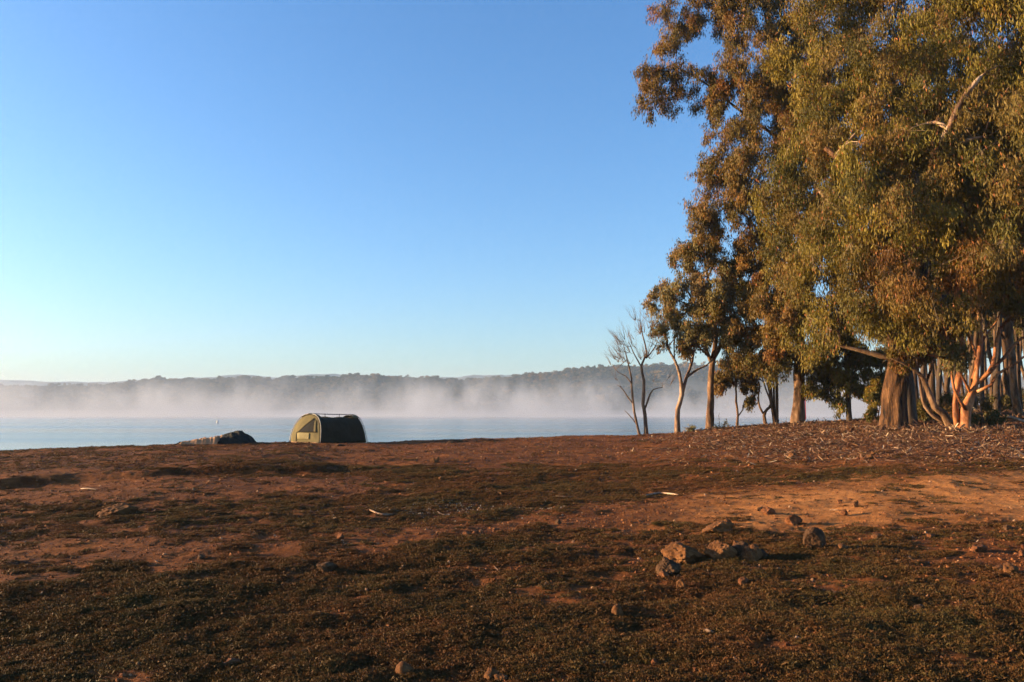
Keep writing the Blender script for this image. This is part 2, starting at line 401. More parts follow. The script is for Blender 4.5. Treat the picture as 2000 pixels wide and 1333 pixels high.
def tree(name, label, base, Y, stems, blobs, pal, bark, nleaf=30000, leaf=(.10, .16), wr=.30, group=None, sub=.75, cat='tree',
         sway=.06, twigs=True, droop=.8, bare_twigs=0, k=12, tips_per=7, flare=1.18, mix2=None, seed=1, gap=0.0, bark2=None):
    """stems: list of [(px,py,dY,r m),...]; blobs: (px,py,dY,rx px,ry px,rz m[,palette])"""
    global rng
    rng = np.random.default_rng(seed * 101 + 5)
    root = empty(name, base); tag(root, label, cat, group)
    B = np.array(base)
    px2m = Y / F
    mb = MB(); mb1 = mb; mb2 = MB() if bark2 else mb; nodes = []; rads = []
    for si, st in enumerate(stems):
        P = []
        for q in st:
            v = at(q[0], q[1], Y + q[2]); P.append((*v, q[3]))
        P = np.array(P)
        if si == 0 or st[0][1] >= 1e4: P[0][:3] = B - np.array([0, 0, .12])
        D = polyline(P, .3 if k >= 12 else .4, sway, seed * 7 + si)
        if si == 0 and flare > 1:
            h = D[:, 2] - B[2]; D[:, 3] *= 1 + (flare - 1) * np.exp(-np.clip(h, 0, None) / (D[0, 3] * 2.2))
        if si == 0 and k >= 14:
            Vt, ft = tube_arrays(D[:, :3] - B, D[:, 3], k, .22, seed)
            ax = np.repeat(D[:, :3] - B, k, 0); rel = Vt - ax; an = np.arctan2(rel[:, 1], rel[:, 0]); hh = np.clip(ax[:, 2], 0, None)
            Vt = ax + rel * (1 + (.07 * np.cos(an * 5 + 1.0) + .05 * np.cos(an * 8)) * np.exp(-hh / .38) + .012 * np.cos(an * 11 + hh * 1.3) + .08 * np.exp(-hh / .25))[:, None]
            mb.add(Vt, ft)
        else:
            (mb if si < 2 else mb2).tube(D[:, :3] - B, D[:, 3], k if si == 0 else 10, .16, seed + si)
        nodes.append(D[:, :3]); rads.append(D[:, 3])
    N = np.concatenate(nodes); RN = np.concatenate(rads)
    topz = N[:, 2]
    tips = []; tcol = []; twA = []; twB = []; twr = []
    vols = []
    allow = []
    for bl in blobs:
        c = np.array(at(bl[0], bl[1], Y + bl[2])); rx, ry, rz = bl[3] * px2m, bl[4] * px2m, bl[5]
        vols.append(rx * ry * rz)
        allow.append((c, rx, ry, rz, bl[6] if len(bl) > 6 else pal))
    order = np.argsort([np.min(np.linalg.norm(N - a[0], axis=1)) for a in allow])
    for oi in order:
        c, rx, ry, rz, pl = allow[oi]
        dv = N - c; dist = np.linalg.norm(dv, axis=1)
        hor_ = np.linalg.norm(dv[:, :2], axis=1)
        cost = dist + 2.2 * np.maximum(0, N[:, 2] - c[2] + .45 * hor_) + np.where(N[:, 2] - B[2] < 1.0, 4, 0)
        a = int(np.argmin(cost)); A0 = N[a]
        nsub = max(4, int(5.6 * (rx * ry * rz) ** .8 / sub ** 2.4))
        end = c + rng.normal(size=3) * .2
        mid = A0 * .5 + end * .5 + np.array([rng.normal() * .15 * dist[a] * .4, rng.normal() * .15 * dist[a] * .4, .12 * dist[a]])
        r0 = min(RN[a] * .75, .018 + .011 * math.sqrt(nsub) + .006 * dist[a])
        limb = polyline([(*A0, r0), (*mid, r0 * .7), (*end, r0 * .3)], .35, .12, seed * 13 + int(oi))
        mb2.tube(limb[:, :3] - B, limb[:, 3], 7, .12, seed)
        N = np.concatenate([N, limb[2:, :3]]); RN = np.concatenate([RN, limb[2:, 3]])
        # clusters of foliage inside the blob, biased to its shell
        loc = limb[len(limb) // 3:, :3]; lr = limb[len(limb) // 3:, 3]
        w = rng.normal(size=(nsub, 3)); w /= np.linalg.norm(w, axis=1)[:, None]
        w *= rng.uniform(.12, 1, nsub)[:, None] ** (1 / 2.4)
        S = c + w * np.array([rx, rz, ry])
        if gap: S = S[fbm(S[:, 0] / 1.1 + seed, S[:, 2] / .9 + S[:, 1] * .3, 2, 3) > gap - .5]
        S = S[np.argsort(np.linalg.norm(S - c, axis=1))]
        for sp in S:
            dd = np.linalg.norm(loc - sp, axis=1) + .8 * np.maximum(0, loc[:, 2] - sp[2])
            b = int(np.argmin(dd)); s0 = loc[b]; ln = np.linalg.norm(sp - s0)
            if ln < .15: continue
            r1 = min(lr[b] * .7, .010 + .006 * ln)
            br = polyline([(*s0, r1), *[(*(s0 * .5 + sp * .5 + rng.normal(size=3) * ln * .08 + np.array([0, 0, .1 * ln])), r1 * .75)], (*sp, r1 * .45)], .45, .04, int(rng.integers(1e6)))
            mb2.tube(br[:, :3] - B, br[:, 3], 5)
            loc = np.concatenate([loc, br[1:, :3]]); lr = np.concatenate([lr, br[1:, 3]])
            nt = int(tips_per * rng.uniform(.5, 1.5)) + 1
            sg = sub * .215
            tp = sp + rng.normal(size=(nt, 3)) * np.array([sg, sg, sg * 1.3]) - np.array([0, 0, sg * .9])
            if bare_twigs > 1:
                od = sp - B; od[2] = 0; od /= np.linalg.norm(od) + .5
                tp = sp + rng.normal(size=(nt, 3)) * .09 + (od * .35 + np.array([0, 0, .3])) * rng.uniform(.3, 1.1, (nt, 1))
            twA.append(np.repeat(sp[None], nt, 0)); twB.append(tp); twr.append(np.full(nt, max(.009 if bare_twigs > 1 else .004, r1 * .35)))
            tips.append(tp)
            cc = PAL[pl]; hue = cc[int(rng.integers(len(cc)))]
            if mix2 and rng.random() < mix2[1]: hue = PAL[mix2[0]][int(rng.integers(4))]
            tcol.append(np.repeat(np.array(hue)[None] * rng.uniform(.75, 1.25), nt, 0))
    if twA:
        A_ = np.concatenate(twA); B_ = np.concatenate(twB); r_ = np.concatenate(twr)
        frusta(mb2, A_ - B, B_ - B, r_, r_ * .5, 3)
        if bare_twigs:
            out_ = B_ - np.array([B[0], B[1], 0]); out_[:, 2] = 0; out_ /= np.linalg.norm(out_, axis=1)[:, None] + .3
            st_ = B_
            for q_ in range(bare_twigs):
                e = st_ + rng.normal(size=B_.shape) * sub * .16 + (out_ * .25 + np.array([0, 0, .42])) * sub * rng.uniform(.4, 1.2, (len(B_), 1))
                f0 = A_ * .35 + B_ * .65 if q_ % 2 else st_
                frusta(mb, f0 - B, e - B, r_ * (.5, .42, .36)[q_ % 3], r_ * .22, 3)
                if q_ % 2 == 0: st_ = e
    me = mb.mesh('trunk'); link('trunk', me, bark, root)
    if bark2: link('branches', mb2.mesh('branches'), bark2, root)
    if nleaf and tips:
        T = np.concatenate(tips); TC = np.concatenate(tcol)
        idx = rng.integers(0, len(T), nleaf)
        sg = sub * .145
        off = rng.normal(size=(nleaf, 3)) * np.array([sg, sg, sg * .9]); off[:, 2] -= np.abs(rng.normal(size=nleaf)) * sg * .9
        Cc = T[idx] + off
        alt = np.array(PAL[pal])[rng.integers(0, 4, nleaf)]
        col = (TC[idx] * .82 + alt * .18) * rng.uniform(.75, 1.25, nleaf)[:, None]
        rusty = rng.random(nleaf) < .03
        col[rusty] = np.array((.33, .12, .045)) * rng.uniform(.6, 1.2, rusty.sum())[:, None]
        lm = leaves_mesh('crown', Cc - B, col, leaf[0], leaf[1], wr, droop)
        link('crown', lm, LEAF, root)
    return root

def on_ground(px, Y):
    x = at(px, HOR, Y).x
    return Vector((x, Y, H(x, Y)))

# --- the big gum whose crown fills the upper right
g0 = ground_at(1742, 838)
BIGY = g0.y
tree('gum_tree', 'huge old gum with a thick rough brown trunk and a broad green and rusty crown', g0, BIGY,
     [[(1743, 838, 0, .365), (1746, 780, 0, .345), (1753, 720, 0, .34), (1765, 640, .2, .34), (1790, 540, .5, .30), (1815, 430, .6, .25), (1830, 300, .5, .2), (1840, 160, .3, .14), (1850, 40, 0, .08), (1850, -120, 0, .04)],
      [(1756, 690, .1, .26), (1735, 600, -.4, .2), (1746, 500, -1.9, .15), (1742, 420, -3.1, .13), (1700, 352, -3.4, .115), (1655, 325, -3.3, .10), (1612, 290, -3.0, .06)],
      [(1752, 705, .1, .10), (1700, 690, .2, .07), (1640, 675, .4, .05), (1600, 660, .6, .03)],
      [(1800, 500, .5, .18), (1852, 400, -2.0, .13), (1838, 300, -4.2, .10), (1862, 232, -4.9, .085), (1890, 182, -5.1, .07), (1915, 150, -5.1, .04)],
      [(1775, 600, .3, .18), (1725, 530, .6, .13), (1660, 440, 1, .1), (1590, 360, 1.2, .07)]],
     [(b_[0], b_[1], b_[2] - 4.2 * (b_[0] - 1570) / 430, *b_[3:]) for b_ in ((1570, 60, 0, 85, 80, 1.8), (1650, -40, .5, 90, 90, 2), (1800, -60, .5, 120, 100, 2.5), (1950, -40, 0, 110, 100, 2.4),
      (1640, 170, -1.0, 95, 80, 1.8), (1740, 120, -1.2, 90, 80, 1.8), (1860, 90, -.6, 95, 90, 2.0), (1970, 110, -.5, 80, 90, 2),
      (1590, 290, -.8, 85, 75, 1.7), (1700, 270, -1.8, 90, 80, 1.6), (1810, 230, -1.6, 95, 85, 1.8), (1930, 260, -1.0, 85, 95, 2, 'brown'),
      (1560, 410, -.3, 80, 75, 1.6), (1660, 400, -1.6, 90, 75, 1.6), (1770, 380, -2.0, 90, 80, 1.7), (1890, 390, -1.6, 85, 80, 1.8, 'red'), (1985, 400, -1, 70, 90, 1.8, 'red'),
      (1620, 510, -.8, 90, 62, 1.5), (1720, 510, -1.8, 85, 65, 1.5, 'red'), (1830, 500, -2.0, 80, 65, 1.5, 'red'), (1940, 485, -1.5, 75, 52, 1.5, 'red'),
      (1660, 590, -1.0, 75, 48, 1.3), (1740, 580, -1.8, 65, 45, 1.2, 'red'), (1700, 618, -1.2, 66, 26, 1.0), (1820, 580, -1.6, 55, 34, 1.2, 'red'),
      (1615, 628, -.6, 48, 36, 1.1), (1770, 612, -1.6, 36, 20, .8, 'red'), (2080, 150, 0, 100, 110, 2.2), (2100, 330, 0, 100, 110, 2.2, 'red'), (2080, -60, 0, 110, 100, 2.2))],
     'green', BARK_ROUGH, nleaf=290000, leaf=(.10, .165), wr=.20, k=40, tips_per=9, flare=1.06, mix2=('brown', .25), seed=3, sub=.86, gap=.28, bark2=BARK_PALE)

# --- tall gum behind it, brown crown reaching out over the water
g1 = on_ground(1558, 31.5); Y1 = 31.5
tree('gum_tree', 'tall gum with a straight tan trunk and bronze leaves hanging far out over the lake', g1, Y1,
     [[(1558, 832, 0, .215), (1559, 770, 0, .195), (1562, 700, 0, .185), (1560, 620, .2, .17), (1545, 520, .3, .15), (1540, 400, .2, .12), (1525, 280, 0, .10), (1510, 150, -.2, .07), (1500, 20, 0, .04)],
      [(1560, 715, 0, .09), (1538, 670, -.3, .07), (1520, 600, -.5, .05)],
      [(1550, 560, .2, .10), (1500, 480, .2, .08), (1470, 400, .2, .06), (1440, 360, .1, .04)],
      [(1520, 270, 0, .07), (1450, 220, 0, .05), (1380, 165, 0, .035), (1320, 130, 0, .02)]],
     [(b_[0], b_[1], b_[2] - 2.0 * (b_[0] - 1290) / 270, b_[3] * 1.28, b_[4] * 1.24, *b_[5:]) for b_ in ((1335, 20, 0, 48, 30, 1.0), (1410, 15, 0, 60, 40, 1.4), (1490, 20, 0, 70, 60, 1.6), (1500, 110, -.3, 75, 50, 1.5),
      (1293, 165, 0, 48, 48, 1.0), (1350, 150, .2, 40, 28, .8), (1305, 95, 0, 26, 35, .7), (1395, 180, .2, 38, 32, .8), (1318, 50, 0, 22, 24, .6),
      (1455, 190, 0, 50, 50, 1.3), (1520, 220, -.5, 60, 55, 1.5), (1420, 275, 0, 52, 32, 1.1), (1490, 300, -.3, 65, 45, 1.4),
      (1400, 320, 0, 36, 28, .8), (1450, 350, .2, 50, 28, 1.0), (1410, 405, 0, 58, 38, 1.1), (1490, 410, -.2, 60, 45, 1.4), (1375, 440, 0, 28, 22, .7),
      (1560, 480, -.3, 55, 55, 1.4, 'green'), (1540, 590, -.5, 50, 55, 1.3), (1580, 640, -.8, 45, 50, 1.0, 'green'), (1560, 150, .4, 60, 80, 1.8), (1580, 330, .4, 60, 80, 1.8))],
     'brown', BARK_TAN, nleaf=190000, leaf=(.10, .165), wr=.22, k=14, mix2=('red', .12), seed=5, sub=.62, gap=.12)

# --- straight-trunked gum at the water's edge with the rounded crown
Y2 = 33.0; g2 = on_ground(1385, Y2)
tree('gum_tree', 'gum with one straight trunk darker at its foot and a rounded crown against open sky', g2, Y2,
     [[(1384, 841, 0, .16), (1388, 780, 0, .135), (1389, 730, 0, .125), (1393, 700, 0, .12), (1398, 660, .1, .09), (1392, 600, .1, .07), (1380, 530, 0, .05), (1370, 470, 0, .03)],
      [(1391, 712, 0, .085), (1378, 680, -.1, .07), (1372, 640, -.2, .06), (1355, 590, -.2, .045), (1330, 550, -.2, .03)],
      [(1392, 705, 0, .07), (1412, 670, .2, .055), (1425, 620, .3, .04), (1430, 570, .3, .03)]],
     [(b_[0], b_[1], b_[2] - 1.6 * (b_[0] - 1290) / 150, *b_[3:]) for b_ in ((1370, 475, 0, 42, 30, 1.0), (1325, 505, 0, 32, 30, .8), (1420, 500, .3, 40, 40, 1.0), (1298, 580, 0, 32, 38, .8, 'grey'), (1340, 570, -.3, 45, 42, 1.0, 'grey'),
      (1395, 565, -.3, 45, 42, 1.0, 'grey'), (1350, 630, -.3, 50, 32, .9), (1400, 635, -.2, 40, 34, .9), (1345, 668, -.2, 30, 18, .6), (1440, 590, .3, 40, 50, 1.0), (1445, 660, .2, 30, 35, .8))],
     'brown', BARK_TAN, nleaf=52000, leaf=(.09, .14), wr=.32, k=12, seed=9, sub=.60, mix2=('grey', .5), gap=.12)

# --- forked pale tree left of it
Y3 = 32.2; g3 = on_ground(1322, Y3)
tree('gum_tree', 'slender pale gum forking into two low limbs with a sparse top', g3, Y3,
     [[(1320, 847, 0, .115), (1324, 800, 0, .095), (1332, 770, 0, .085), (1327, 730, 0, .06), (1318, 705, 0, .05), (1305, 680, 0, .04), (1298, 640, 0, .025), (1290, 610, 0, .015)],
      [(1331, 776, 0, .075), (1340, 740, .1, .065), (1352, 705, .1, .05), (1357, 680, .1, .04), (1362, 650, .1, .025)],
      [(1343, 736, 0, .05), (1362, 722, .2, .04), (1380, 714, .4, .03), (1392, 700, .5, .02)],
      [(1318, 708, 0, .03), (1316, 670, 0, .022), (1322, 630, 0, .012)],
      [(1350, 712, 0, .03), (1343, 680, -.1, .022), (1338, 650, -.1, .012)]],
     [(1298, 640, 0, 22, 26, .5), (1305, 600, 0, 20, 20, .5), (1330, 660, 0, 26, 14, .5), (1292, 668, 0, 12, 12, .3), (1360, 655, 0, 18, 14, .4)],
     'grey', BARK_PALE, nleaf=4200, leaf=(.08, .13), wr=.3, k=12, seed=13, sub=.42, bare_twigs=1, mix2=('red', .3))

# --- two leafless saplings, one plant
Y4 = 32.0
for q, lab, seedd, stems_, blobs_ in (
    (1262, 'leafless sapling standing straight beside its leaning twin at the crest', 17,
     [[(1258, 850, 0, .085), (1260, 810, 0, .07), (1256, 790, 0, .068), (1258, 745, 0, .055), (1252, 715, 0, .05), (1263, 690, 0, .035), (1255, 655, 0, .022), (1250, 622, 0, .01)],
      [(1259, 800, 0, .04), (1266, 780, 0, .035), (1275, 762, 0, .025), (1294, 757, 0, .014)],
      [(1262, 700, 0, .03), (1275, 685, .1, .022), (1284, 668, .1, .012)],
      [(1254, 720, 0, .03), (1238, 690, 0, .022), (1228, 668, 0, .012)]],
     [(1252, 640, 0, 22, 28, .6), (1275, 665, 0, 16, 24, .5), (1228, 672, 0, 20, 22, .5), (1290, 752, 0, 22, 12, .4), (1262, 700, 0, 18, 16, .4)]),
    (1250, 'leafless sapling leaning away to the left from its straight twin', 19,
     [[(1251, 850, 0, .055), (1244, 830, 0, .05), (1239, 805, 0, .045), (1235, 770, 0, .04), (1233, 740, 0, .035), (1228, 715, 0, .028), (1222, 690, 0, .018), (1215, 668, 0, .01)],
      [(1238, 790, 0, .03), (1226, 776, 0, .024), (1216, 760, 0, .016), (1205, 752, 0, .01)],
      [(1234, 750, 0, .028), (1222, 735, 0, .02), (1208, 728, 0, .012), (1196, 712, 0, .008)],
      [(1243, 828, 0, .025), (1230, 812, 0, .018), (1220, 802, 0, .01)]],
     [(1215, 680, 0, 20, 24, .5), (1203, 712, 0, 16, 14, .4), (1208, 752, 0, 14, 10, .3), (1226, 700, 0, 18, 20, .4)])):
    g = on_ground(q, Y4)
    tree('bare_sapling', lab, g, Y4, stems_, blobs_, 'brown', BARK_DEAD, nleaf=0, k=10, seed=seedd, sub=.36, bare_twigs=3, tips_per=4, group='leafless twin saplings', flare=1.2, sway=.04)

# --- small sapling with few leaves
Y5 = 33.5; g5 = on_ground(1438, Y5)
tree('sapling', 'thin young gum with a sparse hanging top between the straight trunk and the crooked stems', g5, Y5,
     [[(1437, 836, 0, .06), (1441, 812, 0, .05), (1438, 785, 0, .045), (1437, 755, 0, .035), (1432, 720, 0, .025), (1425, 690, 0, .015)],
      [(1440, 815, 0, .03), (1452, 800, 0, .022), (1452, 785, 0, .016), (1460, 775, 0, .01)]],
     [(1425, 715, 0, 26, 26, .6), (1445, 745, 0, 22, 20, .5), (1408, 742, 0, 16, 16, .4), (1462, 720, 0, 20, 24, .5), (1462, 780, 0, 14, 7, .3)],
     'brown', BARK_TAN, nleaf=8500, leaf=(.10, .15), wr=.3, k=10, seed=23, sub=.42)

# --- multi-stemmed trees
Y6 = 33.2; g6 = on_ground(1497, Y6)
tree('gum_tree', 'small gum with a crooked U-bent pair of stems', g6, Y6,
     [[(1497, 835, 0, .075), (1492, 812, 0, .07), (1499, 800, 0, .06), (1506, 790, 0, .05), (1502, 765, 0, .045), (1498, 740, 0, .035), (1494, 715, 0, .02)],
      [(1491, 808, 0, .045), (1483, 795, 0, .04), (1481, 775, 0, .032), (1484, 755, 0, .026), (1478, 735, 0, .02), (1472, 715, 0, .012)]],
     [(1485, 700, 0, 26, 24, .6), (1470, 740, 0, 16, 16, .4), (1505, 690, 0, 24, 24, .6)],
     'brown', BARK_TAN, nleaf=7000, leaf=(.10, .15), wr=.3, k=10, seed=27, sub=.45)
Y7 = 33.4; g7 = on_ground(1514, Y7)
tree('gum_tree', 'clump of four upright slim stems under a full bronze crown', g7, Y7,
     [[(1513, 834, 0, .07), (1508, 790, 0, .06), (1504, 745, 0, .05), (1498, 700, 0, .04), (1490, 660, 0, .03)],
      [(1518, 834, 0, .07), (1517, 780, 0, .06), (1518, 730, 0, .05), (1517, 690, 0, .035), (1520, 650, 0, .02)],
      [(1514, 834, .1, .05), (1511, 780, .1, .045), (1512, 730, .1, .035), (1508, 680, .1, .025)],
      [(1507, 790, 0, .04), (1496, 760, 0, .03), (1488, 735, 0, .02), (1480, 700, 0, .015)]],
     [(b_[0], b_[1], b_[2] - 1.2 - 2.0 * (b_[0] - 1440) / 90, *b_[3:]) for b_ in ((1440, 540, .5, 48, 45, 1.2), (1500, 560, .4, 55, 50, 1.3), (1475, 620, .2, 58, 42, 1.2), (1530, 650, 0, 42, 45, 1.0), (1480, 680, 0, 50, 32, .9), (1440, 700, 0, 30, 24, .7), (1520, 700, 0, 34, 26, .7),
      (1525, 500, .6, 45, 40, 1.1), (1470, 490, .6, 40, 35, 1.0))],
     'brown', BARK_TAN, nleaf=60000, leaf=(.09, .15), wr=.31, k=10, seed=31, sub=.58, mix2=('red', .25), gap=.05)

# --- thin dark trunk with leaves hanging to the ground beside it
Y8 = 31.0; g8 = on_ground(1658, Y8)
tree('gum_tree', 'gum with a thin blackish trunk and green leaves hanging almost to the ground', g8, Y8,
     [[(1659, 832, 0, .105), (1657, 790, 0, .095), (1657, 745, 0, .09), (1652, 690, 0, .08), (1650, 620, 0, .06), (1640, 540, 0, .04)],
      [(1655, 720, 0, .05), (1625, 700, -.1, .04), (1590, 690, -.2, .025)],
      [(1655, 735, 0, .04), (1690, 715, -.1, .035), (1720, 715, -.2, .02)]],
     [(1600, 690, 0, 40, 30, .8), (1645, 670, -.3, 42, 32, .9), (1595, 735, 0, 24, 24, .5), (1622, 762, 0, 18, 26, .4), (1640, 795, .1, 9, 26, .25), (1660, 720, -.3, 36, 28, .7),
      (1700, 700, 0, 36, 32, .8), (1715, 750, .4, 30, 30, .6), (1690, 745, .2, 20, 16, .5), (1628, 730, -.1, 30, 22, .6)],
     'green', BARK_DARK, nleaf=42000, leaf=(.09, .15), wr=.27, k=10, seed=37, sub=.5)

# --- dark trunk just behind the big gum; its dark leaves stand in for crown shade
Y9 = BIGY + 1.8; g9 = on_ground(1776, Y9)
tree('gum_tree', 'dark trunk shaded close behind the huge rough trunk', g9, Y9,
     [[(1776, 828, 0, .26), (1772, 780, 0, .23), (1770, 700, 0, .2), (1785, 600, .2, .17), (1800, 480, .5, .12), (1790, 340, 1, .07)]],
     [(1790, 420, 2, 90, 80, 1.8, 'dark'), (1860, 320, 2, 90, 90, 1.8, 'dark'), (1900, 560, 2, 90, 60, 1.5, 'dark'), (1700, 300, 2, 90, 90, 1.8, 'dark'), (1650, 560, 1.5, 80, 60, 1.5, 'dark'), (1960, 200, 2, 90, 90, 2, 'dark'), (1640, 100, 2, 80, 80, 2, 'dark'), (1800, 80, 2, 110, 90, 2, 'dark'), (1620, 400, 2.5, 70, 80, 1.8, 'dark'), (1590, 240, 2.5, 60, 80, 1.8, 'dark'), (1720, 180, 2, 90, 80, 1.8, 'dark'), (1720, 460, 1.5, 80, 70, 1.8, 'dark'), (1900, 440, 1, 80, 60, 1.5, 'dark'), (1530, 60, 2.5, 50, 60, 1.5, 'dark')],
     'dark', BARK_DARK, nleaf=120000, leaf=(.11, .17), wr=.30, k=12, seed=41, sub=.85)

# --- many-stemmed orange-barked mallee
Ya = ground_at(1882, 838).y - .2; ga = on_ground(1882, Ya)
tree('mallee_tree', 'many-stemmed mallee with smooth orange bark and pale bent limbs', ga, Ya,
     [[(1880, 838, 0, .152), (1886, 800, 0, .124), (1896, 775, 0, .104), (1905, 745, 0, .088), (1908, 725, 0, .072), (1912, 690, 0, .064), (1914, 640, 0, .060), (1912, 590, 0, .056), (1906, 540, 0, .048), (1890, 470, 0, .040)],
      [(1903, 750, 0, .072), (1922, 738, -.1, .068), (1940, 712, -.2, .064), (1945, 680, -.2, .056), (1952, 645, -.2, .048), (1972, 622, -.3, .040), (2000, 598, -.4, .028)],
      [(1908, 765, -.1, .048), (1935, 752, -.3, .044), (1950, 730, -.3, .040), (1985, 710, -.4, .032), (2020, 680, -.4, .024)],
      [(1926, 735, 0, .056), (1960, 700, .2, .048), (1990, 665, .3, .040), (2030, 640, .3, .024)],
      [(1898, 772, 0, .044), (1880, 735, -.2, .040), (1868, 705, -.3, .036), (1845, 700, -.4, .032), (1800, 690, -.5, .024), (1770, 680, -.6, .016)],
      [(1886, 800, -.1, .048), (1862, 760, -.3, .040), (1858, 720, -.3, .032), (1848, 650, -.3, .028), (1830, 600, -.3, .016)],
      [(1870, 830, .1, .096), (1866, 790, .1, .080), (1872, 740, .3, .088), (1880, 680, .4, .080), (1868, 600, .4, .072), (1872, 500, .4, .056), (1880, 400, .4, .040)],
      [(1912, 660, 0, .036), (1926, 640, 0, .028), (1935, 625, .1, .016)],
      [(1913, 690, .1, .040), (1922, 660, .2, .032), (1945, 630, .3, .024), (1960, 600, .3, .016)],
      [(1900, 740, .1, .056), (1908, 700, .2, .048), (1885, 640, .3, .040), (1862, 590, .3, .032)]],
     [(1900, 500, -.4, 60, 40, 1.2, 'red'), (1985, 565, -.3, 40, 32, 1.0, 'red'), (1845, 612, -.4, 38, 24, .8, 'red'), (1800, 655, -.7, 40, 22, .7, 'red'), (1868, 690, -.5, 16, 10, .3, 'grey'),
      (1985, 540, -.5, 50, 50, 1.2, 'red'), (1940, 460, 0, 70, 55, 1.4), (2050, 590, 0, 40, 40, 1), (1895, 420, 0, 70, 50, 1.4)],
     'red', BARK_ORANGE, nleaf=60000, leaf=(.09, .15), wr=.28, k=14, seed=43, sub=.6, flare=1.3, sway=.09)
Yb = Ya + .7; gb = on_ground(1862, Yb)
tree('mallee_tree', 'leaning mallee whose bent brown stem sweeps away from the orange trunk', gb, Yb,
     [[(1860, 832, 0, .13), (1842, 808, 0, .11), (1825, 795, 0, .095), (1815, 770, 0, .085), (1806, 745, 0, .075), (1795, 730, 0, .06), (1775, 715, 0, .04), (1740, 700, 0, .02)],
      [(1850, 830, .1, .07), (1822, 812, .1, .055), (1808, 795, .1, .05), (1800, 770, .1, .045), (1796, 740, .1, .035), (1790, 700, 0, .02)],
      [(1808, 750, 0, .04), (1825, 700, .2, .035), (1830, 650, .3, .02)]],
     [(1775, 690, .3, 36, 22, .7), (1820, 660, .4, 40, 30, .8)],
     'red', BARK_TAN, nleaf=9000, leaf=(.09, .15), wr=.28, k=10, seed=47, sub=.5)

# --- tree with a curved trunk at the right edge
Yc = 29.5; gc = on_ground(1990, Yc)
tree('gum_tree', 'gum with a smooth curved brown trunk rising beside the pale fallen limb', gc, Yc,
     [[(1992, 820, 0, .15), (1983, 780, 0, .13), (1978, 730, 0, .125), (1974, 680, 0, .12), (1972, 620, 0, .11), (1978, 520, 0, .09), (1990, 380, 0, .06)],
      [(1975, 690, 0, .06), (1962, 665, .1, .05), (1950, 640, .1, .03)]],
     [(1990, 480, 1, 80, 60, 1.6, 'dark'), (2050, 380, 1, 80, 80, 1.6), (1960, 330, 1, 70, 80, 1.6, 'dark'), (2060, 520, 1, 60, 60, 1.4)],
     'brown', BARK_TAN, nleaf=30000, leaf=(.10, .16), wr=.3, k=12, seed=53, sub=.7)

# --- the wood behind: three kinds of slim tree, each copied
protos = []
for kk, (hh, nl) in enumerate(((0, 15000), (1, 14000), (2, 15000))):
    Yw = 50.0; gw = on_ground(1800 + 60 * kk, Yw)
    by = HOR - (gw.z - EYE) / Yw * F
    px = 1800 + 60 * kk
    lean = (-6, 5, 14)[kk]
    st = [[(px, by, 0, .125), (px + lean * .3, by - 60, 0, .11), (px + lean, by - 150, 0, .10), (px + lean * .5, by - 260, 0, .08), (px + lean, by - 380, 0, .05)]]
    if kk == 1: st.append([(px + 1, by - 40, 0, .08), (px - 14, by - 110, .3, .07), (px - 18, by - 220, .3, .05)])
    bl = [(px + lean, by - 400, 0, 50, 40, 1.5), (px - 25, by - 330, .3, 42, 38, 1.4), (px + 34, by - 300, -.3, 42, 38, 1.4), (px + 5, by - 240, .2, 48, 30, 1.3), (px - 20, by - 190, .2, 26, 18, .8)]
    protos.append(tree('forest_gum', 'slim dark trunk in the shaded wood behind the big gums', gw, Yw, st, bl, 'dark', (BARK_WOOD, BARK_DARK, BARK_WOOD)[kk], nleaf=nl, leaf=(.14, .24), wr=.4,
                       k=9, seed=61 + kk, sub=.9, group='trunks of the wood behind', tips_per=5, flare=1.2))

def copy_tree(src, loc, rz, s=1.0):
    c = src.copy(); COL.objects.link(c); c.location = loc; c.rotation_euler = (0, 0, rz); c.scale = (s, s, s)
    for ch in list(src.children):
        d = ch.copy(); COL.objects.link(d); d.parent = c
    return c
rs = random.Random(5)
spots = [(1790, 36), (1802, 40), (1818, 44), (1822, 34), (1832, 38), (1845, 35.5), (1838, 55), (1856, 42), (1893, 36), (1903, 44), (1918, 38), (1935, 41), (1928, 52), (1945, 35), (1958, 46), (1968, 38),
         (1873, 48), (1885, 60), (1812, 62), (1850, 66), (1980, 56), (1995, 44), (2020, 36), (2030, 48), (2060, 42), (1910, 70), (1955, 72), (1770, 58), (1748, 64), (1830, 78), (1890, 84), (1990, 80), (2015, 62), (2080, 55), (2120, 38), (2150, 48), (1735, 78), (1790, 90), (1850, 96), (1930, 98), (1985, 100), (2040, 90)]
for n_, (px, Yw) in enumerate(spots):
    g = on_ground(px, Yw); g.z -= .05
    if n_ < 3:
        o = protos[n_]; o.location = g; o.rotation_euler = (0, 0, rs.uniform(0, 6.28)); s = rs.uniform(.85, 1.1); o.scale = (s, s, s)
    else:
        copy_tree(protos[n_ % 3], g, rs.uniform(0, 6.28), rs.uniform(.75, 1.25))

